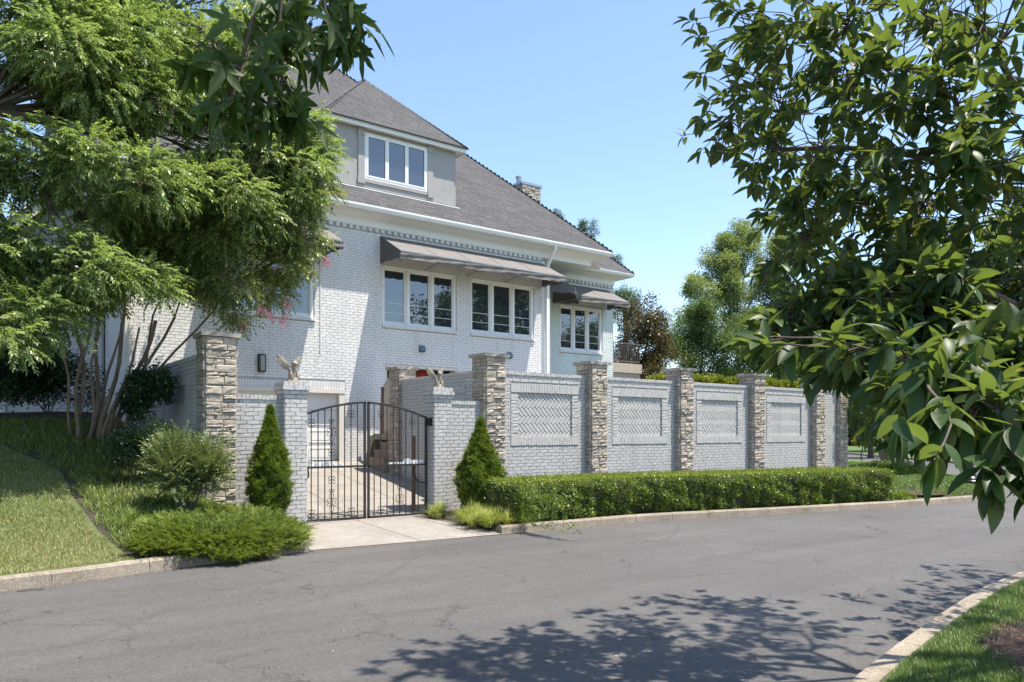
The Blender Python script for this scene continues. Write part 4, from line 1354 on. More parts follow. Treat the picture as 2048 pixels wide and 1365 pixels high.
# ---- chimney (a part of the house)
ch = link('chimney', None, house)
cx0, cy0 = 18.55, 24.4
MB().box(cx0 + .02, cx0 + .95, cy0 + .02, cy0 + .9, 9, 11.95).build('core', M['stone_gap'], ch)
rs = random.Random(3)
stones(ch, (cx0, cy0, 0), (1, 0, 0), (0, -1, 0), .97, 10.0, 11.95, rs); stones(ch, (cx0, cy0 + .92, 0), (0, -1, 0), (-1, 0, 0), .92, 10.0, 11.95, rs)
MB().box(cx0 - .06, cx0 + 1.03, cy0 - .06, cy0 + .98, 11.955, 12.06).build('metal_cap', M['grey_metal'], ch)
MB().lathe((cx0 - .0 + .22, cy0 + .5, 12.06), [(.10, 0), (.10, .28), (.13, .29), (.13, .36), (.02, .37)], 14).build('flue', M['grey_metal'], ch)

# ---- awnings
def awning(label, P0, P1, zt, p=1.2, drop=.64, side_drop=.78, nrm=(0, -1, 0), val=.20, seed=1, sides=(1, 1)):
    """P0,P1 wall points (x,y); zt attachment height"""
    P0, P1, n = Vector((*P0, 0)), Vector((*P1, 0)), Vector(nrm)
    P0 = P0 + n * .03; P1 = P1 + n * .03
    t = thing('awning', label, 'awning', ((P0.x + P1.x) / 2, (P0.y + P1.y) / 2, zt), 'grey canvas awnings over the upper windows')
    u = (P1 - P0).normalized(); L = (P1 - P0).length
    r = random.Random(seed)
    N = max(6, int(L / .12)); Mv = 8
    vs, fs = [], []
    for i in range(N + 1):
        for j in range(Mv + 1):
            s_, q = i / N, j / Mv
            bay = abs(math.sin(s_ * L * math.pi / 1.15))
            sag = -.008 * math.sin(q * math.pi) * bay
            pt_ = P0 + u * (s_ * L) + n * (p * q) + Vector((0, 0, zt - drop * q + sag))
            vs.append(pt_)
    fs = [(i * (Mv + 1) + j, (i + 1) * (Mv + 1) + j, (i + 1) * (Mv + 1) + j + 1, i * (Mv + 1) + j + 1) for i in range(N) for j in range(Mv)]
    m = MB(); m.add(vs, fs); m.build('canopy', M['awning'], t, smooth=True)
    # seams
    sm = MB()
    k = 1.15
    while k < L - .2:
        sm.bar(P0 + u * k + Vector((0, 0, zt + .004)), P0 + u * k + n * p + Vector((0, 0, zt - drop + .004)), .014, .006); k += 1.15
    if sm.v: sm.build('seam', M['awning_side'], t)
    # wrinkled valance with a wavy lower hem
    n2 = max(10, int(L / .045)); vs = []; R_ = 6
    ph = [r.uniform(0, 6.28) for _ in range(6)]
    for i in range(n2 + 1):
        x = i / n2 * L
        dz = .014 * abs(math.sin(x * 7.5 + ph[0])) + .007 * math.sin(x * 21 + ph[1])
        for j in range(R_ + 1):
            q = j / R_
            out = .010 * q * math.sin(x * 11 + ph[2] + q * 3.5) + .008 * math.sin(x * 37 + ph[3] + q * 9) * q + .006 * math.sin(x * 71 + q * 15 + ph[5]) + .012 * math.sin(q * 9 + ph[4] + x * 3) * (q > 0)
            vs.append(P0 + u * x + n * (p + out + .01) + Vector((0, 0, zt - drop - (val + dz) * q)))
    fs = [(i * (R_ + 1) + j, (i + 1) * (R_ + 1) + j, (i + 1) * (R_ + 1) + j + 1, i * (R_ + 1) + j + 1) for i in range(n2) for j in range(R_)]
    m = MB(); m.add(vs, fs); m.build('valance', M['awning'], t, smooth=True)
    for e, on in zip((0, L), sides):
        if not on: continue
        vs = []; K_ = 12
        for j in range(K_ + 1):
            q = j / K_
            a = P0 + u * e + n * (p * q)
            vs.append(a + Vector((0, 0, zt - drop * q)))
            vs.append(a + Vector((0, 0, zt - side_drop - .02 * math.sin(q * 14) - (drop + val - side_drop) * q)))
        m = MB(); m.add(vs, [(2 * j, 2 * j + 2, 2 * j + 3, 2 * j + 1) for j in range(K_)])
        m.build('side_panel', M['awning_side'], t, smooth=True)
    f = MB()
    f.bar(P0 + n * p + Vector((0, 0, zt - drop - .01)), P1 + n * p + Vector((0, 0, zt - drop - .01)), .03)
    k = .02
    while k < L:
        f.bar(P0 + u * k + Vector((0, 0, zt - side_drop)), P0 + u * k + n * p + Vector((0, 0, zt - drop - .02)), .025); k += max(.5, (L - .04) / max(1, round(L / 1.6)))
    f.build('awning_frame', M['grey_metal'], t)
    return t
awning('long grey awning over the two middle windows', (9.62, HY), (15.48, HY), 7.36, seed=1)
awning('short grey awning at the left, behind the pink blossoms', (5.15, HY), (7.98, HY), 7.36, seed=2)
awning('short grey awning over the right window', (17.95, 21.32), (20.35, 21.32), 7.34, seed=3, sides=(0, 1))
awning('shaded awning set cornerwise between the long one and the right one', (15.95, 19.65), (17.45, 21.15), 7.30, nrm=(d45, -d45, 0), p=.95, seed=4)
awning('small pale awning round the far right corner of the house', (20.7, 22.6), (20.7, 25.4), 6.9, nrm=(1, 0, 0), p=1.1, seed=5)

# ---- deck at the far right with rail and covered grill
dk = thing('balcony', 'tan balcony with thin metal railing at the right end of the house', 'balcony', (22.4, 24.4, 1.7))
MB().box(20.72, 24.0, 22.9, 26, 4.35, 4.75).build('floor_slab', M['tan'], dk)
MB().box(20.72, 23.94, 22.96, 26, 1.7, 4.349).build('wall', M['tan'], dk)
rl = MB(); rl.bar((20.75, 22.98, 5.62), (23.92, 22.98, 5.62), .05, .035); rl.bar((20.75, 22.98, 4.84), (23.92, 22.98, 4.84), .035); rl.bar((23.92, 22.98, 5.62), (23.92, 26, 5.62), .05, .035)
rl.build('rail', M['bronze'], dk)
bm = MB().box(-.009, .009, -.009, .009, 0, .76).mesh('baluster', M['bronze'])
for k in range(29):
    o = link('baluster', bm, dk); o.location = Vector((20.82 + k * .11, 22.98, 4.85)) - Vector(dk.location)
gr = thing('covered_grill', 'black covered barbecue grill standing behind the balcony railing', 'grill', (22.4, 24.0, 4.75))
MB().add(*(lambda pr: ([p for ring_ in pr for p in ring_], [(i * 8 + k, i * 8 + (k + 1) % 8, (i + 1) * 8 + (k + 1) % 8, (i + 1) * 8 + k) for i in range(len(pr) - 1) for k in range(8)] + [tuple(range((len(pr) - 1) * 8, len(pr) * 8))]))(
    [[(22.4 + w_ * c_, 24.0 + .32 * s__, z) for c_, s__ in ((-1, -.7), (-.8, -1), (.8, -1), (1, -.7), (1, .7), (.8, 1), (-.8, 1), (-1, .7))] for w_, z in ((.78, 4.76), (.75, 5.2), (.72, 5.68), (.5, 5.74), (.45, 5.95), (.3, 6.02))])).build('grill_cover', M['black_cloth'], gr)
MB().bar((21.95, 23.6, 5.9), (22.85, 23.6, 5.9), .04).build('handle', M['grey_metal'], gr)
# ---------------------------------------------------------------- terrace behind the wall, steps, wooden gate
tr_ = MB(); tr_.box(9.3, 23.0, 13.62, 19.0, 1.6, 1.76)
tag(tr_.build('terrace', M['drive']), kind='structure')
st = tag(link('steps', None, None, (9, 18.2, .85)), kind='structure')
SZ = (.70, 1.13, 1.33, 1.53)
for k, x0 in enumerate((8.88, 9.08, 9.28)):
    MB().box(x0, 9.7, 17.56, 18.55, SZ[k] + .001, SZ[k + 1] - .03).build('riser', M['terracotta'], st)
    MB().box(x0 - .03, 9.7, 17.53, 18.58, SZ[k + 1] - .029, SZ[k + 1]).build('tread', M['terracotta'], st)
MB().box(9.40, 9.50, 18.59, 19.28, .7, 1.75).build('retaining_face', M['tan'], st)

wgt = thing('wooden_gate', 'pale arched wooden gate of upright boards beside the inner stone pillar', 'gate', (9.44, 18.0, 1.6))
y0g, y1g = 17.56, 18.62
nb = 7; bw = (y1g - y0g) / nb
def arch(y): 
    s_ = (y - y0g) / (y1g - y0g); return 3.05 + .36 * math.sin((1 - s_) * math.pi / 2) ** .8
for k in range(nb):
    a, b = y0g + k * bw, y0g + (k + 1) * bw - .006
    vs = []
    for x in (9.42, 9.46):
        vs += [(x, a, 1.62), (x, b, 1.62), (x, b, arch(b)), (x, a, arch(a))]
    MB().add(vs, [(0, 3, 2, 1), (4, 5, 6, 7), (0, 1, 5, 4), (1, 2, 6, 5), (2, 3, 7, 6), (3, 0, 4, 7)]).build('board', M['wood_gate'], wgt)
cp = MB(); pts = [(9.44, y, arch(y) + .03) for y in np.linspace(y0g, y1g, 9)]
for a, b in zip(pts, pts[1:]): cp.bar(a, b, .07, .06)
cp.build('arched_cap', M['wood_gate'], wgt)
MB().box(9.39, 9.419, y0g + .12, y0g + .16, 2.3, 2.55).build('handle', M['iron'], wgt)
gp = thing('gate_post', 'slim brown wooden post against the house beside the arched gate', 'post', (9.45, 18.7, .9))
MB().box(9.40, 9.50, 18.66, 18.78, 1.0, 3.05).build('post', M['brown_wood'], gp)
um = thing('folded_umbrella', 'red folded patio umbrella glimpsed in the porch opening', 'umbrella', (11.5, 20.3, 1.7))
MB().lathe((11.5, 20.3, 1.76), [(.02, 0), (.02, .7), (.10, .75), (.16, 1.5), (.14, 1.75), (.26, 1.82), (.20, 1.92), (.05, 2.05)], 12).build('canopy', M['red_cloth'], um)

# ---------------------------------------------------------------- wrought-iron gate
GY = 13.40
gx0, gx1, gm = 5.14, 7.76, 6.40
def gate_top(x):
    # flat crown near the middle, falling to the sides
    s_ = abs(x - gm) / (1.30)
    return 2.375 - .265 * s_ ** 1.75
def gz(x): return .165 - .03 * (x - gx0) / (gx1 - gx0)
def scroll(mb, c, r, a0, turn, rad=.0055, flip=1):
    pts = []
    for k in range(9):
        t = k / 8; a = a0 + turn * t; rr = r * (1 - .55 * t)
        pts.append((c[0] + flip * rr * math.cos(a), c[1], c[2] + rr * math.sin(a)))
    mb.tube(pts, rad, 4)
def small_orn(x, z, parent, k_=1.35):
    m = MB()
    for fx in (-1, 1):
        for fz in (-1, 1):
            pts = []
            for k in range(10):
                t = k / 9; a = math.pi * (-.5 + 1.55 * t)
                rr = .026 * (1 - .35 * t) * k_
                pts.append((x + fx * (.026 * k_ + rr * math.cos(a)), GY - .014, z + fz * (.030 * k_ + rr * math.sin(a))))
            m.tube([(x + fx * .008, GY - .014, z)] + pts, .0062, 4)
    m.box(x - .016, x + .016, GY - .022, GY - .005, z - .011, z + .011)
    return m.build('ornament', M['iron'], parent)
def big_orn(x, z, parent):
    m = MB(); H_ = .235
    y = GY - .012
    for fx in (-1, 1):
        # outer vase line
        pts = [(x + fx * w_, y, z + h) for w_, h in ((.010, -H_), (.030, -.15), (.045, -.12), (.022, -.085), (.020, -.05), (.020, 0), (.020, .05), (.022, .085), (.045, .12), (.030, .15), (.010, H_))]
        m.tube(pts, .0065, 4)
        for fz in (-1, 1):
            for (cx_, cz_, r_) in ((.060, .048, .036), (.032, H_ - .01, .028)):
                p2 = []
                for k in range(11):
                    t = k / 10; a = math.pi * (-.55 + 1.6 * t); rr = r_ * (1 - .35 * t)
                    p2.append((x + fx * (cx_ + rr * math.cos(a)), y, z + fz * (cz_ + rr * math.sin(a) * .9)))
                m.tube(p2, .0062, 4)
        m.tube([(x + fx * .055, y, z - .02), (x + fx * .072, y, z), (x + fx * .055, y, z + .02)], .005, 4)
    return m.build('ornament', M['iron'], parent)
def leaf_gate(x0, x1, label, side):
    t = thing('iron_gate_leaf', label, 'gate', ((x0 + x1) / 2, GY, .12), 'leaves of the driveway gate')
    xs_ = np.linspace(x0, x1, 15)
    m = MB()
    for a, b in zip(xs_, xs_[1:]): m.bar((a, GY, gate_top(a)), (b, GY, gate_top(b)), .045, .04)
    m.build('top_rail', M['iron'], t)
    MB().bar((x0, GY, gz(x0)), (x1, GY, gz(x1)), .045, .035).build('bottom_rail', M['iron'], t)
    MB().bar((x0, GY, 1.145), (x1, GY, 1.145), .045, .038).build('middle_rail', M['iron'], t)
    hx, mx = (x0, x1) if side < 0 else (x1, x0)
    MB().bar((mx + side * .02, GY, gz(mx) - .02), (mx + side * .02, GY, gate_top(mx) + .015), .038, .045, up=(0, 1, 0)).build('stile', M['iron'], t)
    MB().bar((hx, GY, gz(hx) - .03), (hx, GY, gate_top(hx) + .01), .04 if side > 0 else .022, .045, up=(0, 1, 0)).build('stile', M['iron'], t)
    nbar = 9
    q = (x1 - x0 - .04) / nbar
    bx = [x0 + .02 + q * (k + .5) if False else x0 + q * (k + 1) for k in range(nbar - 1)]
    for x in bx:
        MB().bar((x, GY, gz(x)), (x, GY, gate_top(x)), .016, .016, up=(0, 1, 0)).build('bar', M['iron'], t)
    if side < 0: i_s, i_b = (0, 6), 3
    else: i_s, i_b = (1, 6), 4
    for i_ in i_s:
        x = bx[i_]
        small_orn(x, gate_top(x) - .20, t); small_orn(x, gz(x) + .13, t)
    x = bx[i_b]
    small_orn(x, 1.42, t); small_orn(x, .90, t)
    big_orn(x, 1.80, t); big_orn(x, .48, t)
    # swing-arm opener fixed behind the middle rail
    ox = x0 + .02 if side < 0 else x1 - .50
    op = MB(); op.box(ox + .05, ox + .47, GY + .04, GY + .14, 1.15, 1.235); op.box(ox + .08, ox + .16, GY + .035, GY + .145, 1.236, 1.26)
    op.box(ox + (.47 if side < 0 else -.30), ox + (.80 if side < 0 else .05), GY + .07, GY + .11, 1.165, 1.195)
    op.build('opener_arm', M['white_trim'], t)
    hx2 = x0 + .10 if side < 0 else x1 - .22
    h_ = MB(); h_.tube([(hx2, GY + .09, 1.15), (hx2 - .02 * side, GY + .10, .98), (hx2 + (.09 if side > 0 else -.10), GY + .12, .80), (hx2 + (.28 if side > 0 else -.22), GY + .14, .74)], .016, 6)
    h_.build('cable', M['black_metal'], t)
    return t
leaf_gate(gx0 + .01, gm - .02, 'left leaf of the black wrought-iron driveway gate', -1)
leaf_gate(gm + .02, gx1 - .04, 'right leaf of the black wrought-iron driveway gate', 1)
hb = thing('hinge_box', 'small black box fixed to the right gate pier at the gate hinge', 'box', (7.77, 13.3, 2.05))
b_ = MB(); b_.box(7.742, 7.786, 13.24, 13.38, 1.93, 2.09); b_.build('casing', M['black_metal'], hb)
MB().box(7.735, 7.741, 13.27, 13.35, 1.95, 2.07).build('cover', M['iron'], hb)
pb = thing('rusty_panel', 'narrow rusty brown metal post just inside the right gate leaf', 'post', (7.6, 13.75, .2))
MB().box(7.60, 7.66, 13.72, 13.78, .2, 1.72).build('post', M['brown_wood'], pb)
ic = thing('intercom_box', 'small black intercom box on the low wall right of the gate', 'box', (8.24, 13.33, 1.1))
b_ = MB(); b_.box(8.20, 8.27, 13.27, 13.345, 1.06, 1.17); b_.build('casing', M['black_metal'], ic)
MB().box(8.212, 8.258, 13.262, 13.269, 1.09, 1.15).build('speaker_plate', M['iron'], ic)

# wall lantern, vents
ln = thing('wall_lantern', 'tall black lantern with glass sides on the white wall left of the gate', 'lantern', (6.28, HY - .1, 3.5))
lx0, lx1, ly0, ly1, lz0, lz1 = 6.19, 6.35, HY - .16, HY - .03, 3.37, 3.76
b_ = MB()
for x in (lx0, lx1 - .022):
    for y in (ly0, ly1 - .022): b_.box(x, x + .022, y, y + .022, lz0, lz1)
b_.box(lx0, lx1, ly0, ly1, lz1, lz1 + .03); b_.box(lx0, lx1, ly0, ly1, lz0 - .03, lz0); b_.box(lx0 - .01, lx1 + .01, ly1, HY - .012, lz0 - .02, lz1 + .05)
b_.build('frame', M['black_metal'], ln)
MB().box(lx0 + .023, lx1 - .023, ly0 + .008, ly0 + .012, lz0 + .001, lz1 - .001).build('pane', M['lamp_glass'], ln)
MB().box(lx0 + .008, lx0 + .012, ly0 + .023, ly1 - .023, lz0 + .001, lz1 - .001).build('pane', M['lamp_glass'], ln)
MB().lathe(((lx0 + lx1) / 2, (ly0 + ly1) / 2, lz0), [(.03, 0), (.03, .12), (.02, .14), (.03, .2), (.012, .26)], 10).build('bulb', M['cream_trim'], ln)
def vent(x, z, y, label, u=(1, 0), n_=(0, -1)):
    t = thing('wall_vent', label, 'vent', (x, y, z), 'hooded vents on the white wall')
    P = lambda a, o, h: (x + u[0] * a + n_[0] * o, y + u[1] * a + n_[1] * o, z + h)
    w_ = .085
    vs = [P(-w_, .01, -.08), P(w_, .01, -.08), P(w_, .01, .08), P(-w_, .01, .08), P(-w_, .12, -.075), P(w_, .12, -.075), P(w_, .05, .08), P(-w_, .05, .08)]
    MB().add(vs, [(4, 5, 6, 7), (0, 4, 7, 3), (1, 2, 6, 5), (3, 7, 6, 2)]).build('hood', M['slate_blue'], t)
    vs = [P(-w_ - .015, .012, -.1), P(w_ + .015, .012, -.1), P(w_ + .015, .012, .1), P(-w_ - .015, .012, .1)]
    MB().add(vs, [(0, 1, 2, 3)]).build('flange', M['slate_blue'], t)
vent(10.98, 4.25, HY, 'slate-coloured vent hood below the first middle window')
vent(14.16, 4.25, HY, 'slate-coloured vent hood above the stone pillar, below the second middle window')
vent(16.25, 3.75, 19.95, 'slate-coloured vent hood on the cornerwise wall right of the downspout', (d45, d45), (d45, -d45))

# ---------------------------------------------------------------- winged statues
def skin_mesh(name, V_, E_, Rr, mat, sub=2):
    me = bpy.data.meshes.new(name); me.from_pydata(V_, E_, [])
    o = bpy.data.objects.new('tmp', me); COL.objects.link(o)
    sk = o.modifiers.new('s', 'SKIN'); 
    for i_, r_ in enumerate(Rr):
        me.skin_vertices[0].data[i_].radius = (r_, r_) if not hasattr(r_, '__len__') else r_
    me.skin_vertices[0].data[0].use_root = True
    sb = o.modifiers.new('u', 'SUBSURF'); sb.levels = sub
    dg = bpy.context.evaluated_depsgraph_get(); dg.update()
    out = bpy.data.meshes.new_from_object(o.evaluated_get(dg))
    out.name = name; out.materials.clear(); out.materials.append(mat)
    bpy.data.objects.remove(o); 
    out.polygons.foreach_set('use_smooth', [True] * len(out.polygons))
    return out
def make_statue_meshes():
    # faces -Y ; x is left/right ; sits on haunches on a small rock
    V_ = [(0, .02, .10), (0, .0, .17), (0, -.02, .235), (0, -.035, .275), (0, -.055, .315), (0, -.085, .325), (0, -.125, .305), (0, -.15, .295)]
    E_ = [(0, 1), (1, 2), (2, 3), (3, 4), (4, 5), (5, 6), (6, 7)]
    Rr = [.062, .052, .055, .034, .040, .040, .026, .016]
    def chain(start, pts, rad):
        prev = start
        for p, r_ in zip(pts, rad):
            V_.append(p); Rr.append(r_); E_.append((prev, len(V_) - 1)); prev = len(V_) - 1
    for s_ in (-1, 1):
        chain(2, [(s_ * .058, -.03, .225), (s_ * .070, -.06, .165), (s_ * .052, -.095, .105), (s_ * .045, -.115, .075)], [.024, .018, .015, .018])   # arms down to the feet
        chain(0, [(s_ * .062, -.02, .105), (s_ * .082, -.085, .145), (s_ * .070, -.075, .075), (s_ * .066, -.125, .062)], [.036, .030, .020, .018])   # folded legs
        chain(5, [(s_ * .034, -.06, .352), (s_ * .048, -.045, .385)], [.014, .006])                                                        # ears
    chain(0, [(0, .075, .085), (.04, .10, .075), (.09, .08, .07)], [.022, .014, .008])
    body = skin_mesh('body', V_, E_, Rr, M['statue'])
    wings = []
    for s_ in (-1, 1):
        m = MB()
        root_ = Vector((s_ * .025, .03, .25))
        edge = [Vector((s_ * .06, .05, .335)), Vector((s_ * .13, .07, .42)), Vector((s_ * .20, .085, .465)), Vector((s_ * .245, .09, .475))]
        tips = [Vector((s_ * .245, .09, .475)), Vector((s_ * .232, .092, .40)), Vector((s_ * .240, .094, .385)), Vector((s_ * .215, .09, .325)), Vector((s_ * .218, .088, .31)), Vector((s_ * .175, .08, .265)), Vector((s_ * .172, .076, .25)), Vector((s_ * .12, .065, .225)), Vector((s_ * .11, .06, .212)), Vector((s_ * .055, .045, .20)), Vector((s_ * .03, .035, .185))]
        outline = [root_] + edge + tips[1:]
        c_ = Vector((s_ * .12, .055, .33))
        vs = [c_ + Vector((0, -.012, 0)), c_ + Vector((0, .012, 0))]
        k = len(outline)
        for p in outline: vs.append(p + Vector((0, -.006, 0)))
        for p in outline: vs.append(p + Vector((0, .006, 0)))
        fs = []
        for i_ in range(k):
            j = (i_ + 1) % k
            fs += [(0, 2 + i_, 2 + j), (1, 2 + k + j, 2 + k + i_), (2 + i_, 2 + k + i_, 2 + k + j, 2 + j)]
        m.add(vs, fs)
        m.tube([root_] + edge, [.016, .014, .011, .008, .004], 6)
        for tp in (tips[2], tips[4], tips[6], tips[8]):
            m.tube([root_ + Vector((0, -.004, .03)), (root_ + tp) / 2 + Vector((0, -.012, .03)), tp], [.007, .005, .003], 4)
        wings.append(m.mesh('wing', M['statue']))
    rk = MB(); rr_ = random.Random(5)
    prof = [(.125, 0), (.118, .03), (.10, .06), (.075, .085)]
    n = 14; vs = []
    for r_, z in prof:
        for k in range(n):
            a = 6.2832 * k / n; q = r_ * (1 + .12 * rr_.uniform(-1, 1)); vs.append((q * math.cos(a), q * math.sin(a) - .02, z))
    fs = [(i_ * n + k, i_ * n + (k + 1) % n, (i_ + 1) * n + (k + 1) % n, (i_ + 1) * n + k) for i_ in range(len(prof) - 1) for k in range(n)] + [tuple((len(prof) - 1) * n + k for k in range(n))]
    rk.add(vs, fs)
    return body, wings, rk.mesh('rock_base', M['statue'])
sb_, sw_, sr_ = make_statue_meshes()
for (x, lab, rz, sc) in ((4.915, 'winged gargoyle statue crouching on the left gate pier', R(14), 1.04), (7.985, 'winged gargoyle statue crouching on the right gate pier', R(8), .92)):
    t = thing('gargoyle_statue', lab, 'statue', (x, 13.38, 2.716), 'stone gargoyles on the gate piers')
    t.rotation_euler = (0, 0, rz); t.scale = (sc,) * 3
    for nm, me in (('body', sb_), ('wing', sw_[0]), ('wing', sw_[1]), ('rock_base', sr_)):
        link(nm, me, t)

# ---------------------------------------------------------------- street lamp, car
lp = thing('street_lamp', 'black street lamp post with ringed base on the corner lawn', 'street lamp', (25.6, 10.4, .2))
lc = (25.6, 10.4, .2 + .05)
MB().lathe(lc, [(.30, -.1), (.30, .03), (.26, .07), (.27, .12), (.22, .17), (.165, .26), (.145, .36), (.15, .40), (.115, .44), (.105, .62), (.115, .64), (.09, .66)], 20).build('base', M['black_metal'], lp)
MB().lathe(lc, [(.085, .66), (.075, 1.5), (.065, 3.2), (.09, 3.22), (.09, 3.28), (.05, 3.32)], 16).build('pole', M['black_metal'], lp)
MB().lathe(lc, [(.10, 3.32), (.19, 3.42), (.22, 3.65), (.15, 3.78)], 12).build('globe', M['lamp_glass'], lp)
MB().lathe(lc, [(.24, 3.78), (.18, 3.88), (.05, 3.98), (.02, 4.1)], 12).build('lamp_cap', M['black_metal'], lp)

def car(label, x, y, rz):
    t = thing('parked_car', label, 'car', (x, y, 0.1)); t.rotation_euler = (0, 0, rz)
    off = Vector((x, y, .1))
    prof = [(-2.2, .35), (-2.25, .6), (-2.15, .82), (-1.5, .92), (-.75, .98), (-.15, 1.38), (.9, 1.42), (1.55, 1.05), (2.1, .98), (2.22, .7), (2.2, .35)]
    k = len(prof); m = MB()
    vs = []
    for yy_, f in ((-.88, 0), (-.80, 1), (.80, 1), (.88, 0)):
        for (a, z) in prof:
            zz_ = z if z < 1.0 else z
            w_ = yy_ * (.82 if z > 1.1 else 1)
            vs.append((a, w_, z - (0 if f else .05)))
    fs = [(i_ * k + j, i_ * k + j + 1, (i_ + 1) * k + j + 1, (i_ + 1) * k + j) for i_ in range(3) for j in range(k - 1)]
    fs += [tuple(range(k)), tuple(range(3 * k, 4 * k))[::-1], (0, 3 * k, 4 * k - 1, k - 1)]
    m.add([Vector(v) + off for v in vs], fs); m.build('body', M['car_paint'], t)
    g_ = MB()
    for s_ in (-1, 1):
        g_.add([Vector(v) + off for v in [(-.60, s_ * .80, 1.0), (1.3, s_ * .80, 1.02), (.85, s_ * .742, 1.32), (-.10, s_ * .742, 1.30)]], [(0, 1, 2, 3)])
    g_.add([Vector(v) + off for v in [(-.76, -.62, 1.01), (-.76, .62, 1.01), (-.2, .6, 1.36), (-.2, -.6, 1.36)]], [(0, 1, 2, 3)])
    g_.build('window', M['glass'], t)
    for wx in (-1.4, 1.35):
        for s_ in (-1, 1):
            b = MB(); n = 16; vs = []
            for yy_ in (s_ * .90, s_ * .70):
                for q in range(n): vs.append(Vector((wx + .33 * math.cos(6.2832 * q / n), yy_, .33 + .33 * math.sin(6.2832 * q / n))) + off)
            b.add(vs, [(q, (q + 1) % n, n + (q + 1) % n, n + q) for q in range(n)] + [tuple(range(n)), tuple(range(n, 2 * n))[::-1]])
            b.build('wheel', M['tyre'], t)
cpos = Vector((61.0, 30.0, 0))
car('pale silver car parked on the drive across the side street', 61, 28.6, R(15))
pd = MB(); pd.add([(56, 24.5, .12), (120, 34, .12), (120, 38, .12), (59, 30.5, .12)], [(0, 1, 2, 3)])
tag(pd.build('far_driveway', M['drive']), kind='structure')
# ================================================================ vegetation
def mul(parent, name, mat, templates, pos, dirs, scale, roll=None, kind=None, label=None):
    V, F, Rn = multi_scatter(templates, np.asarray(pos, float), np.asarray(dirs, float), np.asarray(scale, float), roll)
    V = V - np.array(top_offset(parent))
    o = link(name, np_mesh(name, V, F, mat, Rn), parent)
    return tag(o, label=label, kind=kind)
SPR = [spray(seed=k, n=14, L=.31, leafL=.080, leafW=.032, droop=.10 + .10 * k) for k in range(5)]
SPRB = [spray(seed=k + 20, n=11, L=.28, leafL=.058, leafW=.028, droop=.25 + .12 * k) for k in range(5)]
CLU = [cluster(9, .20, .085, .05, seed=k) for k in range(5)]
CLUM = [cluster(8, .09, .038, .020, seed=k + 9) for k in range(5)]
BIG = [cluster(12, .55, .22, .15, seed=k + 30) for k in range(5)]
BIGF = [cluster(14, .42, .15, .10, seed=k + 60) for k in range(5)]

def ellipsoid_points(c, r, n, shell=.5):
    d = rand_dir(n)
    q = (shell + (1 - shell) * rng.uniform(0, 1, n)) ** .7
    return np.array(c) + d * np.array(r) * q[:, None], d

def limb(p0, p1, r0, r1, wob=.06, n=6, sag=0.0):
    p0, p1 = Vector(p0), Vector(p1)
    L = (p1 - p0).length
    pts, rs_ = [], []
    ph = [random.uniform(0, 6.28) for _ in range(3)]
    for k in range(n + 1):
        t = k / n
        p = p0.lerp(p1, t)
        w_ = math.sin(t * math.pi) * L * wob
        p = p + Vector((math.sin(ph[0] + t * 4) * w_, math.sin(ph[1] + t * 4.6) * w_, math.sin(ph[2] + t * 3.7) * w_ * .6 + sag * L * math.sin(t * math.pi)))
        pts.append(p); rs_.append(r0 + (r1 - r0) * t ** .8)
    pts[0] = p0; pts[-1] = p1
    return pts, rs_
def crown_tree(name, label, base, fork_z, clumps, trunk_r, bark, leafmat, templates, density, size=1.0, cat='tree', group=None, trunks=None, droop=-.15, shell=.45, twigs=2, leafname='crown', lobes=0):
    """trunk(s), a limb to every clump of foliage, twigs, and a crown of separate leaves"""
    t = thing(name, label, cat, base, group)
    b = Vector(base)
    mb = MB(); br = MB()
    forks = []
    for (dx, dy, fx, fy, fz, r_) in (trunks or [(0, 0, 0, 0, fork_z, trunk_r)]):
        p, r = limb((b.x + dx, b.y + dy, b.z - .15), (b.x + fx, b.y + fy, fz), r_, r_ * .62, .05, 7)
        r[0] = r_ * 1.35
        mb.tube(p, r, 9); forks.append((p[-1], r[-1]))
    mb.build('trunk', bark, t, smooth=True)
    P, D, S = [], [], []
    for (c, rad) in clumps:
        rad3 = np.array(rad if hasattr(rad, '__len__') else (rad,) * 3, float)
        cc = Vector(c)
        f, fr_ = min(forks, key=lambda q: (q[0] - cc).length)
        p, r = limb(f, cc, max(.018, fr_ * .55), .012, .07, 7, sag=.04)
        br.tube(p, r, 6, cap=False)
        vol = float(np.prod(rad3)) ** (1 / 3)
        # lobes : sub-clumps on the surface give an uneven outline
        nl = lobes or max(5, int(5 + vol * 4))
        per = int(density * vol * vol / nl) + 1
        for k in range(nl):
            d = rand_dir(1)[0]; d[2] = d[2] * .8 + .1
            lc_ = np.array(c) + d * rad3 * rng.uniform(.35, .92)
            lr = rad3 * rng.uniform(.28, .50)
            if twigs:
                pp, rr = limb(p[4 if k % 2 else 6], Vector(lc_), .012 + .006 * vol, .004, .09, 4)
                br.tube(pp, rr, 4, cap=False)
                for q in range(twigs):
                    e = Vector(lc_ + rand_dir(1)[0] * lr * .8)
                    pp2, rr2 = limb(pp[-2], e, .006, .002, .08, 3); br.tube(pp2, rr2, 3, cap=False)
            q, dd = ellipsoid_points(lc_, lr, per, shell)
            P.append(q)
            dirs = dd * np.array([1, 1, .45]) + unit(q - np.array(c)) * .6 + rng.normal(0, .25, q.shape); dirs[:, 2] += droop
            D.append(dirs); S.append(rng.uniform(.75, 1.2, per) * size)
    if br.v: br.build('branches', bark, t, smooth=True)
    P, D, S = np.concatenate(P), np.concatenate(D), np.concatenate(S)
    mul(t, leafname, leafmat, templates, P, D, S)
    return t, P

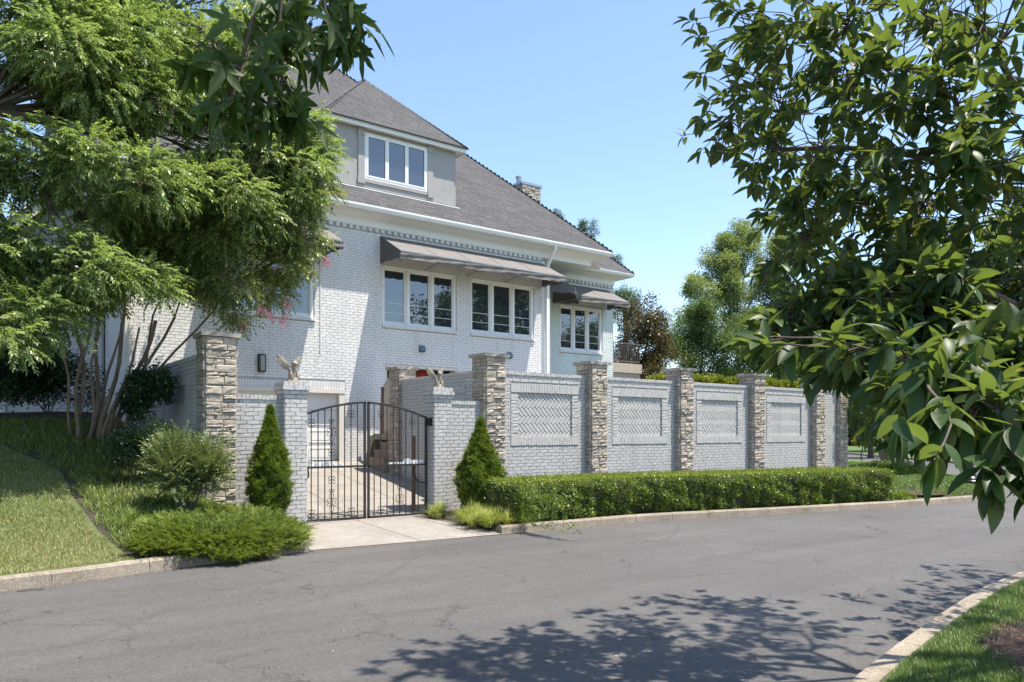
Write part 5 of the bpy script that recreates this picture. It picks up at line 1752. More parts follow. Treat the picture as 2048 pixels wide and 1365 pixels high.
# ---- large tree at the left, behind and above everything on the lawn side
def A(px, py, Y, r):
    Y = Y + (.9 if px > 290 and Y < 14.2 else 0)
    return (tuple(at(px, py, Y)), (r * 1.15, r * 1.1, r * .72))
cl = [A(40, 60, 13.6, 1.3), A(190, 120, 13.2, 1.25), A(330, 60, 13.4, 1.2), A(440, 150, 13.3, 1.05), A(300, 210, 13.0, 1.15), A(430, 270, 13.0, 1.0),
      A(540, 60, 13.6, .75), A(60, 330, 13.4, .85), A(200, 370, 13.2, .95), A(340, 400, 13.0, 1.05), A(470, 400, 13.0, .85), A(560, 330, 13.2, .75), A(585, 250, 13.3, .55),
      A(20, 500, 13.3, .9), A(150, 540, 12.9, .75), A(100, 640, 12.6, .6), A(0, 660, 12.3, .55), A(260, 560, 13.1, .65), A(-120, 200, 14, 1.5), A(-100, 480, 13.5, 1.2),
      ((4.3, 17.7, 6.3), .8), ((3.2, 17.6, 7.0), .8), ((5.4, 17.9, 5.8), .6), ((3.9, 17.9, 5.3), .5), A(100, -120, 14, 1.4), A(320, -120, 14, 1.3), A(500, -60, 14, .95), A(620, 320, 13.4, .42), A(640, 290, 13.4, .34), A(600, 400, 13.2, .40), A(235, -300, 14.5, 1.6)]
crown_tree('large_tree', 'large spreading tree at the left whose pale green drooping leaves hide half of the house', (-1.9, 14.6, 1.4), 4.6, cl, .24, M['bark_dark'], M['leaf_shade'], SPR, 780, .92,
           trunks=[(0, 0, .75, -.3, 5.6, .22), (-.3, .1, -1.1, -.2, 5.0, .16), (.15, .1, 2.2, -.9, 6.6, .12)], droop=-.12, lobes=9)
# ---- crape myrtle : many stems, pink blossoms
cl = [A(300, 470, 14.8, .7), A(420, 500, 14.6, .75), A(520, 450, 14.5, .7), A(560, 540, 14.3, .50), A(450, 590, 14.3, .48), A(350, 560, 14.8, .6), A(250, 520, 15, .6), A(590, 420, 14.6, .5),
      A(520, 330, 14.8, .7), A(400, 380, 14.9, .7), A(620, 470, 14.3, .30), A(545, 600, 14.1, .28), A(610, 360, 14.5, .42), A(180, 580, 15, .5), A(480, 640, 14.2, .20), A(640, 375, 14.4, .26), A(585, 500, 14.2, .3)]
crown_tree('crape_myrtle', 'many-stemmed crape myrtle leaning right over the wall, with pink blossom tips', (2.05, 15.6, 1.75), 3.9, cl, .07, M['bark_crape'], M['leaf_crape'], SPRB, 1500, 1.0,
           trunks=[(-.25, 0, -.35, 0, 3.9, 0.046), (-.1, .1, .15, .1, 4.2, 0.043), (.0, -.1, .45, -.2, 4.1, 0.050), (.15, 0, .95, -.3, 3.9, 0.053), (.22, .1, 1.35, -.45, 4.3, 0.037), (-.3, -.1, -.1, -.3, 4.0, 0.037), (.3, -.05, 2.1, -.7, 4.5, 0.031), (.1, .15, .5, .2, 4.6, 0.031), (-.15, -.15, .0, -.5, 3.6, .030), (.05, -.2, .6, -.7, 3.7, .028), (.2, .1, 1.1, .0, 4.4, .030), (-.35, .05, -.7, -.1, 3.8, .030)], droop=-.3, twigs=3)
crape = [o for o in bpy.data.objects if o.name == 'crape_myrtle'][0]
fm = [cluster(16, .07, .035, .030, seed=90 + k) for k in range(3)]
for (px, py, n_) in ((650, 522, 7), (612, 545, 5), (585, 458, 6), (600, 470, 4), (610, 520, 5), (612, 546, 6), (520, 620, 6), (540, 632, 6), (568, 640, 6), (483, 652, 7), (575, 610, 4), (597, 490, 4), (570, 480, 3), (505, 340, 3), (500, 415, 3)):
    c = np.array(at(px + 2, py, 14.25)); n_ = n_ * 2
    P = c + rng.normal(0, 1, (n_, 3)) * np.array([.045, .045, .05])
    mul(crape, 'blossom', M['flower'], fm, P, rand_dir(n_), rng.uniform(.6, 1.0, n_))

# ---- magnolia : drooping limbs of large glossy leaves, trunk outside the picture to the right
def mag_leaf(droop, width, fold):
    xs_ = 3; ny = 6; vs = []
    for j in range(ny + 1):
        t = j / ny
        w_ = width * (math.sin(math.pi * min(1, t * 1.02) ** .85)) ** .75 if 0 < t < 1 else 0.004
        z = -droop * t * t
        for i_ in (-1, 0, 1):
            vs.append((i_ * w_ / 2, t * (1 - .15 * droop * t), z + abs(i_) * fold * w_))
    fs = [(j * 3 + i_, j * 3 + i_ + 1, j * 3 + i_ + 4, j * 3 + i_ + 3) for j in range(ny) for i_ in (0, 1)]
    return np.array(vs), np.array(fs)
ML = [mag_leaf(d, w_, f) for d, w_, f in ((.10, .36, .22), (.22, .40, .15), (.35, .38, .25), (.05, .34, .12), (.28, .33, .30), (.15, .42, .18))]
mag = thing('magnolia_tree', 'magnolia with large glossy dark leaves overhanging the street at the right', 'tree', (6.75, 1.35, .15))
off = np.array(mag.location)
mclumps = []   # (px, py, distance ahead, radius m, rosettes)
for row in [(1480, 60, 5.4, .50, 34), (1590, 40, 5.0, .50, 38), (1700, 30, 4.6, .55, 40), (1830, 40, 4.3, .55, 36), (1960, 50, 4.1, .50, 28),
            (1460, 170, 5.9, .42, 30), (1570, 190, 5.2, .52, 44), (1690, 180, 4.6, .52, 44), (1800, 170, 4.2, .50, 38), (1920, 190, 4.0, .45, 26), (2040, 200, 4.0, .50, 26),
            (1385, 268, 6.4, .16, 5), (1450, 255, 6.1, .34, 24), (1530, 300, 5.6, .46, 38), (1640, 310, 4.8, .52, 46), (1760, 320, 4.2, .50, 44), (1890, 330, 4.0, .50, 36), (2020, 340, 3.9, .45, 28),
            (1510, 345, 5.8, .20, 9), (1600, 420, 5.0, .40, 34), (1700, 440, 4.4, .46, 42), (1820, 450, 4.0, .48, 42), (1940, 450, 3.8, .46, 38), (2050, 460, 3.7, .45, 28),
            (1600, 530, 4.6, .34, 26), (1690, 560, 4.0, .42, 40), (1800, 570, 3.6, .44, 42), (1910, 570, 3.4, .42, 38), (2020, 580, 3.3, .42, 32),
            (1600, 620, 3.9, .24, 16), (1680, 660, 3.4, .30, 26), (1790, 680, 3.1, .34, 34), (1900, 690, 2.9, .34, 32), (2020, 700, 2.8, .34, 28),
            (1545, 668, 3.3, .12, 5), (1505, 690, 3.0, .05, 2), (1700, 730, 3.0, .16, 10), (1780, 770, 2.8, .20, 16), (1870, 790, 2.6, .24, 20), (1980, 800, 2.5, .24, 20),
            (1775, 830, 2.6, .10, 5), (1850, 870, 2.4, .10, 5), (2030, 880, 2.3, .14, 8), (1866, 925, 2.05, .01, 1), (2010, 955, 2.4, .05, 2), (2075, 950, 2.4, .10, 4)]:
    mclumps.append(row)
for c_, r_, n_ in (((5.0, 2.6, 7.4), 1.1, 70), ((6.3, 1.8, 7.6), 1.1, 60), ((7.4, 2.4, 6.6), 1.2, 70), ((8.2, .9, 5.2), 1.1, 60), ((7.2, .0, 6.0), 1.1, 50), ((8.0, 2.0, 4.2), .9, 50), ((4.8, 3.2, 7.0), .7, 50), ((5.6, 3.3, 6.6), .6, 40), ((9.2, 2.6, 4.6), .8, 40), ((7.7, 3.3, 6.1), .9, 60), ((6.5, 2.4, 6.2), .9, 60), ((5.8, 2.2, 5.6), .7, 40), ((6.6, 3.4, 6.3), .6, 34), ((5.9, 3.0, 6.0), .5, 24), ((11.6, 2.7, 5.0), .8, 40), ((4.3, .1, 4.3), .9, 60), ((5.3, .2, 4.6), .8, 50), ((3.9, .9, 5.4), .7, 36), ((5.0, .9, 5.2), .7, 36), ((10.4, 2.4, 5.2), .8, 40)):
    mclumps.append((Vector(c_), None, None, r_, n_))
tops = []
tb = MB()
p, r = limb((6.75, 1.35, .0), (6.85, 1.4, 2.3), .16, .13, .03, 6); r[0] = .22; tb.tube(p, r, 12)
p, r = limb((6.85, 1.4, 2.3), (6.7, 1.6, 6.2), .12, .05, .05, 7); tb.tube(p, r, 10); spine = p
tb.build('trunk', M['bark_mag'], mag, smooth=True)
hubs = [Vector((6.85, 1.4, 1.9)), Vector((6.85, 1.4, 2.4))] + spine[1:]
br = MB(); LP, LD, LS, LR = [], [], [], []
majors = []
for tgt, r0 in ((atf(1870, 300, 4.4), .045), (atf(1700, 120, 4.9), .04), (atf(1560, 300, 5.3), .035), (atf(1900, 560, 3.6), .04), (atf(1700, 560, 4.1), .03), (atf(1900, 760, 2.8), .022), (atf(1990, 100, 4.4), .04),
                (Vector((5.2, 2.7, 6.8)), .04), (Vector((7.5, 2.2, 6.2)), .04), (Vector((8.2, .8, 4.9)), .04), (Vector((7.2, .1, 5.5)), .03)):
    h = min(hubs, key=lambda q: abs(q.z - (tgt.z - .9)) + .3 * (q - tgt).length)
    p, r = limb(h, tgt, r0, r0 * .45, .07, 9, sag=.05); br.tube(p, r, 7, cap=False)
    for a_, b_ in zip(p[2:], r[2:]): majors.append((a_, b_))
for (px, py, f, rad, n_) in mclumps:
    if py is not None and n_ > 4: n_ = int(n_ * (.58 if py < 380 else .85 if py < 620 else 1.15 if py < 760 else .85)); f, rad = (f * 1.22, rad * 1.22) if py > 380 else (f, rad)
    c = px if py is None else atf(px, py, f)
    j, jr = min(majors, key=lambda q: (q[0] - c).length)
    p, r = limb(j, c, min(jr, .008), .003, .06, 9, sag=.10); br.tube(p, r, 5, cap=False)
    extra = 12 if (py is not None and py > 500) else 0
    for k in range(n_ + extra):
        d = rand_dir(1)[0]
        e = np.array(c) + d * rad * np.array([1, 1, .8]) * rng.uniform(.25, 1.0)
        e = Vector(e)
        if k >= n_: e = p[k % 9] + Vector(d) * random.uniform(.03, .16)
        if rad > .04:
            pp, rr = limb(p[5 + (k % 4)] if k < n_ else p[k % 9], e, .005, .0028, .10, 4); br.tube(pp, rr, 4, cap=False)
            ax = (e - pp[-2]).normalized()
        else: ax = Vector((-.2, .1, -.5)).normalized()
        ax = (ax * .7 + Vector((0, 0, .10 if c.z > 2.6 else -.12)) + Vector(rand_dir(1)[0]) * .35).normalized()
        x = ax.orthogonal().normalized(); y = ax.cross(x)
        nl = random.randint(5, 8)
        a0 = random.uniform(0, 6.28)
        for q in range(nl):
            an = a0 + q * 2.4
            op = R(random.uniform(38, 80)) if q > 1 else R(random.uniform(10, 35))
            dr = ax * math.cos(op) + (x * math.cos(an) + y * math.sin(an)) * math.sin(op)
            dr = dr + Vector((0, 0, -.18))
            LP.append(e - ax * (.012 * q)); LD.append(dr.normalized()); LS.append(random.uniform(.095, .155)); 
br.build('branches', M['bark_mag'], mag, smooth=True)
LP, LD, LS = np.array(LP), np.array(LD), np.array(LS)
# leaf faces : upper side turned to the sky
rot = frames(LD, rng.normal(0, .45, len(LP)))
flip = rot[:, 2, 2] < 0
rot[flip] = rot[flip] * np.array([-1, 1, -1])
ti = rng.integers(0, len(ML), len(LP))
fdist = LP[:, 0] * S30 + LP[:, 1] * C30
prj = 1024 + 1500 * (LP[:, 0] * C30 - LP[:, 1] * S30) / np.maximum(fdist, .1)
pry = 865 - 1500 * (LP[:, 2] - 1.8) / np.maximum(fdist, .1)
vis = (prj > 0) & (prj < 2100) & (pry > -60) & (fdist > .3)
order = np.argsort(np.where(vis, fdist / LS, 1e6))
solo = set(order[:300].tolist())
lm = []
for v, f in ML:
    lm.append(np_mesh('leaf', v, f, M['leaf_mag'], np.zeros(len(f)), smooth=True))
for i_ in solo:
    o = link('leaf', lm[ti[i_]], mag)
    m3 = Matrix([list(rw) for rw in rot[i_]]).to_4x4()
    o.matrix_local = Matrix.Translation(Vector(LP[i_] - off)) @ m3 @ Matrix.Scale(float(LS[i_]), 4)
rest = np.array([k for k in range(len(LP)) if k not in solo])
VV, FF, RR, b_ = [], [], [], 0
for t_ in range(len(ML)):
    s_ = rest[ti[rest] == t_]
    v, f, ii = scatter(ML[t_][0], ML[t_][1], LP[s_] - off, rot[s_], LS[s_])
    VV.append(v); FF.append(f + b_); b_ += len(v); RR.append(rng.uniform(0, 1, len(s_))[ii])
tag(link('foliage', np_mesh('foliage', np.concatenate(VV), np.concatenate(FF), M['leaf_mag'], np.concatenate(RR), smooth=True), mag), kind='stuff')

# ---- sweetgum : a hanging spray of star leaves close by, the tree itself behind the viewer
gum = thing('sweetgum_tree', 'hanging sweetgum branch with star-shaped leaves at the top left', 'tree', (-.6, -1.2, .15))
goff = np.array(gum.location)
def star(seed):
    r = random.Random(seed); vs = [(0, 0, 0)]
    lob = [(-122, .52), (-58, .86), (0, 1.0), (58, .86), (122, .52)]
    out = [(-.02, -.02), ]
    for k, (a, L) in enumerate(lob):
        a = R(a + r.uniform(-6, 6)); L = L * r.uniform(.92, 1.08)
        d = Vector((math.sin(a), math.cos(a))); nn = Vector((d.y, -d.x))
        for s_, w_ in ((.30, -.115), (.55, -.125), (.80, -.06), (1.0, 0), (.80, .06), (.55, .125), (.30, .115)):
            q = d * (L * s_) + nn * w_ * L ** .3 * 1.05
            out.append((q.x, q.y))
    out.append((.02, -.02))
    for x, y in out:
        rr = x * x + y * y
        vs.append((x, y, -.22 * rr + .10 * abs(x) * 1 + r.uniform(-.01, .01)))
    n = len(vs) - 1
    fs = [(0, k + 1, (k + 1) % n + 1) for k in range(n)]
    return np.array(vs), np.array(fs)
ST = [star(k) for k in range(5)]
stm = [np_mesh('leaf', v, f, M['leaf_gum'], np.zeros(len(f))) for v, f in ST]
gt = MB(); p, r = limb((-.6, -1.2, 0), (-.3, -.6, 4.2), .17, .11, .03, 7); r[0] = .24; gt.tube(p, r, 12); gt.build('trunk', M['bark_dark'], gum, smooth=True)
gb = MB()
main0 = Vector((-.3, -.6, 4.2)); hub = atf(590, -330, 2.25)
p, r = limb(main0, hub, .05, .02, .05, 8); gb.tube(p, r, 6)
stems = [[(570, -60, 2.2), (556, 60, 2.2), (566, 130, 2.2), (560, 210, 2.2)], [(520, -40, 2.15), (500, 60, 2.1), (480, 130, 2.1), (455, 190, 2.1)], [(640, -60, 2.25), (650, 20, 2.25), (668, 60, 2.25)],
         [(700, -70, 2.3), (700, 10, 2.3), (712, 50, 2.3)], [(560, 150, 2.2), (590, 190, 2.2), (600, 225, 2.2)], [(500, 100, 2.1), (462, 200, 2.1), (452, 230, 2.1)], [(420, 60, 2.1), (430, 110, 2.1)], [(560, 120, 2.2), (545, 170, 2.15), (535, 215, 2.15)], [(640, -20, 2.3), (610, 40, 2.3), (600, 100, 2.3)]]
leafp = []
for st_ in stems:
    pts = [atf(*q) for q in st_]
    gb.tube([hub] + pts if st_[0][1] < 0 else pts, [.008] + [.006] * (len(pts) - 1) + [.003] if st_[0][1] < 0 else [.004] * len(pts), 5)
    for a, b in zip(pts, pts[1:]):
        nseg = max(2, int((b - a).length / .035))
        for k in range(nseg): leafp.append(a.lerp(b, (k + .5) / nseg))
    leafp += [pts[-1]] * 5
for i_, pz in enumerate(leafp):
    for rep in range(2 if i_ % 2 else 1):
        pd_ = Vector(rand_dir(1)[0]); pd_.z = -abs(pd_.z) * .6 - .2; pd_.normalize()
        q0 = pz + pd_ * random.uniform(.04, .11)
        if project(q0)[1] > 250: continue
        gb.tube([pz, (pz + q0) / 2 + Vector((0, 0, .01)), q0], .0012, 3, cap=False)
        dr = np.array([[pd_.x * .5 + random.uniform(-.35, .35), pd_.y * .5 + random.uniform(-.35, .35), -.8]])
        ro = frames(dr, np.array([random.uniform(-1.6, 1.6)]))[0]
        s_ = random.uniform(.070, .112)
        o = link('leaf', random.choice(stm), gum)
        o.matrix_local = Matrix.Translation(Vector(np.array(q0) - goff)) @ Matrix([list(rw) for rw in ro]).to_4x4() @ Matrix.Scale(s_, 4)
gcl = [((.9, .3, 6.4), 1.2), ((-.2, -.4, 6.8), 1.3), ((1.9, .9, 6.6), 1.0), ((-1.4, -1.5, 6.4), 1.3), ((.3, -1.8, 6.8), 1.3), ((1.4, 1.4, 5.6), .6)]
GP, GD, GS = [], [], []
for c_, r_ in gcl:
    pp, rr = limb(main0, c_, .06, .015, .06, 6); gb.tube(pp, rr, 6)
    q, dd = ellipsoid_points(c_, (r_,) * 3, int(420 * r_ * r_), .3); GP.append(q); dd[:, 2] -= .5; GD.append(dd); GS.append(rng.uniform(.07, .10, len(q)))
gb.build('branches', M['bark_dark'], gum, smooth=True)
tag(mul(gum, 'foliage', M['leaf_gum'], ST, np.concatenate(GP), np.concatenate(GD), np.concatenate(GS)), kind='stuff')

# ---- clipped hedge
hd = thing('boxwood_hedge', 'long clipped dark green hedge along the kerb below the garden wall', 'hedge', (13, 10.9, .15))
hx = np.linspace(8.25, 18.3, 60)
hb_, h0, h1 = 1.12, .16, .86
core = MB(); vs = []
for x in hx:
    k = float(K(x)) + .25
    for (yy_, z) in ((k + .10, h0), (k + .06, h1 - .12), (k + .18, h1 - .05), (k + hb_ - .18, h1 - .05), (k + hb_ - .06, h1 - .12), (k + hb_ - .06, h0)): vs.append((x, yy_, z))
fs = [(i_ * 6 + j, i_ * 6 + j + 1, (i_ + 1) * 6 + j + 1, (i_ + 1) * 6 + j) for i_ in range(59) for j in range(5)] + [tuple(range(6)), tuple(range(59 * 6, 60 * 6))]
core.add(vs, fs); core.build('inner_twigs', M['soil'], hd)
def hedge_pts(n):
    u = rng.uniform(0, 1, n); x = 8.2 + u * 10.15
    k = K(x) + .25
    w = rng.uniform(0, 1, n)
    P = np.zeros((n, 3)); D = np.zeros((n, 3))
    bumpy = .035 * np.sin(x * 5.1) + .03 * np.sin(x * 13.7 + 1) + .02 * np.sin(x * 31)
    front = w < .52; top = (w >= .52) & (w < .86); ends = (w >= .86) & (w < .93); back = w >= .93
    zr = rng.uniform(h0 - .02, h1, n)
    P[:, 0] = x
    bz = .035 * np.sin(zr * 9 + x * 2.2) + .03 * np.sin(zr * 21 + x * 7)
    P[:, 1] = np.where(front, k + bumpy + bz + .05 * smooth(.45, .1, zr), np.where(back, k + hb_, k + rng.uniform(0, hb_, n)))
    P[:, 2] = np.where(top, h1 + .3 * bumpy + .015 * np.sin(P[:, 1] * 17), zr)
    endx = np.where(rng.uniform(size=n) < .6, 8.22, 18.3)
    P[ends, 0] = endx[ends] + rng.normal(0, .03, n)[ends]
    rr = np.clip((P[:, 2] - (h1 - .09)) / .09, 0, 1)      # rounded shoulder
    P[:, 1] += np.where(front, .07 * rr ** 2, 0)
    P += rng.normal(0, .018, (n, 3))
    D[front] = (0, -1, .35); D[top] = (0, -.1, 1); D[ends] = (-1, -.2, .3); D[back] = (0, 1, .3)
    D += rng.normal(0, .55, (n, 3))
    return P, D
P, D = hedge_pts(17000)
HL = [cluster(6, .035, .030, .019, seed=k + 200) for k in range(6)]
mul(hd, 'leaves', M['leaf_hedge'], HL, P, D, rng.uniform(.8, 1.35, len(P)))
# ragged shoots on the top; the sunlit brightness is put into their golden colour
n = 5200; x = rng.uniform(8.3, 18.2, n); P = np.stack([x, K(x) + .25 + rng.uniform(0, hb_, n), np.full(n, h1 + .03)], 1)
mul(hd, 'sunlit_top_shoots', M['leaf_yellow'], HL, P, rng.normal(0, .3, (n, 3)) + np.array([0, 0, 1]), rng.uniform(.7, 1.2, n), kind='stuff')

# ---- cone shrubs
ARB = []
for s_ in range(5):
    r = np.random.default_rng(s_ + 400); ps = []
    for k in range(9):
        lv, lf = flat_leaf(.055 * r.uniform(.7, 1.2), .014, .05)
        ps.append((xf(lv, rz=r.uniform(-1.0, 1.0), tilt=r.uniform(-.3, .9), loc=(r.uniform(-.012, .012), .02 * r.uniform(0, 1.5), r.uniform(0, .02))), lf))
    ARB.append(join_t(ps))
def cone_shrub(label, x, y, z0, z1, r, lean=0, seed=0):
    t = thing('arborvitae', label, 'shrub', (x, y, z0), 'cone shaped shrubs beside the gate')
    MB().tube([(x, y, z0 - .05), (x + .01, y, z0 + .5), (x + lean, y, z1 - .2)], [.03, .02, .006], 6).build('trunk', M['bark_dark'], t)
    H_ = z1 - z0
    def prof(q): return r * np.clip(np.sin(np.pi * np.clip(.14 + q * .86, 0, 1)) ** .75, 0, 1) * np.where(q > .30, (1.0 - (q - .30) / .70) ** .62 * 1.02, 1) / .9
    cm = MB(); vs = []
    for j in range(9):
        q = j / 8.0
        for k in range(12):
            a = 6.2832 * k / 12; vs.append((x + lean * q + float(prof(np.array(q))) * .72 * math.cos(a), y + float(prof(np.array(q))) * .72 * math.sin(a), z0 + .05 + q * (H_ - .2)))
    cm.add(vs, [(j * 12 + k, j * 12 + (k + 1) % 12, (j + 1) * 12 + (k + 1) % 12, (j + 1) * 12 + k) for j in range(8) for k in range(12)]).build('inner_twigs', M['soil'], t)
    n = int(7000 * r * H_)
    q = rng.uniform(0, 1, n) ** 1.15; a = rng.uniform(0, 6.2832, n)
    lump = 1 + .15 * np.sin(a * 4 + q * 15 + seed) + .12 * np.sin(a * 7 - q * 27 + seed) + .05 * np.sin(a * 13 + q * 47) + rng.normal(0, .06, n)
    rr = prof(q) * lump * rng.uniform(.82, 1.04, n)
    P = np.stack([x + lean * q + rr * np.cos(a), y + rr * np.sin(a), z0 + q * H_], 1)
    D = np.stack([np.cos(a) * .55, np.sin(a) * .55, np.full(n, 1.0)], 1) + rng.normal(0, .3, (n, 3))
    mul(t, 'foliage', M['leaf_arb'], ARB, P, D, rng.uniform(.9, 1.6, n))
    return t
cone_shrub('slim cone shrub in front of the low wall left of the gate', 4.28, 12.75, .30, 2.18, .295, .02, 1)
cone_shrub('broader cone shrub in front of the low wall right of the gate', 8.40, 12.45, .16, 2.02, .39, .03, 4)
# low golden hedge on the terrace behind the wall
tg = thing('terrace_hedge', 'low golden green hedge showing above the far part of the garden wall', 'hedge', (18.5, 14.6, 1.76))
n = 5000; x = rng.uniform(15.9, 22.6, n); P = np.stack([x, rng.uniform(14.2, 15.0, n), 3.30 + .06 * np.sin(x * 7) + .04 * np.sin(x * 17) - rng.uniform(0, .5, n) ** 2], 1)
mul(tg, 'foliage', M['leaf_yellow'], ARB, P, rng.normal(0, .4, (n, 3)) + np.array([0, -.2, 1]), rng.uniform(1.5, 2.6, n))
MB().box(15.9, 22.6, 14.3, 14.95, 1.7, 3.2).build('inner_twigs', M['soil'], tg)

# ---- shrubs on the left bank
def shrub(name, label, c, rad, n, mat, tmpl, size, group=None, stems=7, up=.6, nb=9):
    t = thing(name, label, 'shrub', (c[0], c[1], float(g(c[0], c[1]))), group)
    b = MB(); z0 = float(g(c[0], c[1]))
    P, D = [], []
    for k in range(nb):
        d = rand_dir(1)[0]; d[2] = abs(d[2]) * .9
        e = np.array(c) + d * np.array(rad) * rng.uniform(.35, .85)
        pp, rr = limb((c[0] + d[0] * .08, c[1] + d[1] * .08, z0 - .03), e, .010, .003, .06, 4); b.tube(pp, rr, 4, cap=False)
        q, dd = ellipsoid_points(e, np.array(rad) * rng.uniform(.35, .55), n // nb, .25)
        P.append(q); dd[:, 2] += up; D.append(dd + rng.normal(0, .3, dd.shape))
    P, D = np.concatenate(P), np.concatenate(D)
    k = P[:, 2] > g(P[:, 0], P[:, 1]) + .01
    b.build('stems', M['bark_dark'], t)
    mul(t, 'foliage', mat, tmpl, P[k], D[k], rng.uniform(.8, 1.2, k.sum()) * size)
    return t
SH = [cluster(8, .07, .045, .022, seed=k + 300) for k in range(5)]
SPV = [spray(seed=k + 50, n=12, L=.24, leafL=.042, leafW=.016, droop=.05) for k in range(5)]
shrub('variegated_bush', 'large pale variegated bush in front of the left stone pillar', (2.78, 12.2, 1.08), (.60, .48, .72), 1800, M['leaf_var'], SPV, .95, up=.9, nb=14)
shrub('dark_green_bush', 'blue-green bush behind the variegated bush, at the foot of the return wall', (2.45, 13.6, 1.55), (.62, .6, .62), 1000, M['leaf_darkbush'], SH, 1.15)
shrub('leafy_shrub', 'loose dark shrub rising against the return wall behind the bushes', (2.9, 15.1, 2.25), (.50, .6, .75), 800, M['leaf_darkbush'], SH, 1.5)
shrub('dark_evergreen', 'very dark evergreen mass below the large tree at the far left', (.35, 16.9, 2.9), (1.2, .7, 1.5), 3000, M['leaf_darkbush'], SH, 1.5, nb=16)
shrub('dark_evergreen', 'low dark evergreen screening the house wall behind the tree stems', (.0, 19.0, 2.7), (1.9, .6, 1.0), 3200, M['leaf_darkbush'], SH, 1.6, nb=18)
shrub('dark_evergreen', 'second dark evergreen at the left picture edge', (-1.7, 16.4, 2.9), (1.4, .8, 1.6), 3000, M['leaf_darkbush'], SH, 1.5, nb=16)
shrub('dark_evergreen', 'low dark shrub between the many-stemmed tree and the house', (1.5, 17.6, 2.7), (1.0, .6, 1.1), 1800, M['leaf_darkbush'], SH, 1.4, nb=10)
# juniper : low sprays spilling over the kerb
JS = []
for s_ in range(5):
    r = np.random.default_rng(s_ + 500); ps = []
    for k in range(18):
        t_ = k / 18; side = -1 if k % 2 else 1
        lv, lf = flat_leaf(.052 * (1 - .4 * t_), .010, .0)
        ps.append((xf(lv, rz=side * R(r.uniform(20, 50)), tilt=r.uniform(-.2, .5), loc=(0, .20 * t_, .05 * math.sin(t_ * 2.5))), lf))
    JS.append(join_t(ps))
def low_plant(name, label, cx, cy, rx, ry, h, n, mat, tmpl, size, tilt=.5, cat='shrub', zofs=0):
    t = thing(name, label, cat, (cx, cy, float(g(cx, cy))))
    m = int(n); a = rng.uniform(0, 6.2832, m); q = np.sqrt(rng.uniform(0, 1, m))
    x = cx + rx * q * np.cos(a); y = cy + ry * q * np.sin(a)
    z = np.maximum(g(x, np.maximum(y, K(x) + .15)), .13)
    lump = .62 + .38 * np.sin(x * 7.3 + 1.3 * np.sin(y * 5)) * np.sin(y * 8.1 + x)
    edge = 1 + .10 * np.sin(a * 5 + cx) + .08 * np.sin(a * 11)
    x = cx + (x - cx) * edge; y = cy + (y - cy) * edge
    zz_ = z + h * np.sqrt(np.clip(1 - q ** 2 * .85, 0, 1)) * lump * rng.uniform(.55, 1, m)
    over = np.clip((K(x) + .10 - y) / .3, 0, 1)
    zz_ = np.maximum(zz_ - over * (.14 + .12 * rng.uniform(size=m)), .02)
    D = np.stack([np.cos(a) + rng.normal(0, .5, m), np.sin(a) - .5 + rng.normal(0, .5, m), np.full(m, tilt) + rng.normal(0, .3, m)], 1)
    mul(t, 'foliage', mat, tmpl, np.stack([x, y, zz_], 1), D, rng.uniform(.8, 1.3, m) * size)
    return t
low_plant('creeping_juniper', 'low spreading juniper spilling over the kerb left of the driveway', 3.0, 11.12, 1.05, .60, .20, 3000, M['leaf_juniper'], JS, 1.2)
low_plant('creeping_juniper', 'second patch of low juniper on the slope above the kerb', 3.65, 11.75, .70, .55, .18, 1500, M['leaf_juniper'], JS, 1.2)
# ---- grasses
def bed_pts(n, xr, yr, ok):
    x = rng.uniform(*xr, n); y = rng.uniform(*yr, n); k = ok(x, y)
    x, y = x[k], y[k]
    return np.stack([x, y, g(x, y)], 1)
P = bed_pts(130000, (-6, 2.1), (10.2, 17.0), lambda x, y: (x < EDGE(y) - .06 + .05 * np.sin(y * 9)) & (y > K(x) + .2)); P[:, 2] += .03
dry = (rng.uniform(size=len(P)) < np.clip(1.1 - (P[:, 1] - K(P[:, 0]) - .2) / 1.3, 0.16, .75))
tag(blades(P[~dry], .055, .008, .6, 'lawn_grass', M['grass'], segs=2), kind='stuff')
tag(blades(P[dry], .045, .008, .8, 'dry_lawn_grass', M['grass_dry'], segs=2), kind='stuff')
patch = lambda x, y: np.sin(x * 3.1 + 1) * np.sin(y * 2.7) + .5 * np.sin(x * 7 + y * 5)
P = bed_pts(74000, (-4, 3.4), (10.4, 16.4), lambda x, y: (x > EDGE(y) + .10 + .05 * np.sin(y * 11)) & (y > K(x) + .25) & (rng.uniform(-1.6, 1.1, len(x)) < patch(x, y) + .9))
tag(blades(P, .13, .010, 1.1, 'ground_cover', M['cover'], segs=3, curl=.9), kind='stuff')
P = bed_pts(6000, (2.6, 4.3), (10.9, 13.1), lambda x, y: (x < 4.3) & (y > K(x) + .2))
tag(blades(P, .15, .010, .8, 'ground_cover', M['cover'], segs=3, curl=.9), kind='stuff')
def liriope(label, cx, cy, rx, ry, n, h=.30, mat='liriope', nt=26):
    t = thing('liriope_clump', label, 'plant', (cx, cy, float(g(cx, cy))))
    m = 0; off_ = np.array(t.location)
    tx = cx + rx * rng.uniform(-1, 1, nt) ; ty = cy + ry * rng.uniform(-1, 1, nt)
    k = ((tx - cx) / rx) ** 2 + ((ty - cy) / ry) ** 2 < 1
    tx, ty = tx[k], ty[k]
    idx = rng.integers(0, len(tx), n)
    P = np.stack([tx[idx] + rng.normal(0, .03, n), ty[idx] + rng.normal(0, .03, n), np.zeros(n)], 1)
    P[:, 2] = np.maximum(g(P[:, 0], np.maximum(P[:, 1], K(P[:, 0]) + .16)), .1)
    o = blades(P - off_, h, .0095, 1.0, 'leaf_blades', M[mat], parent=t, segs=4, curl=1.15)
    return t
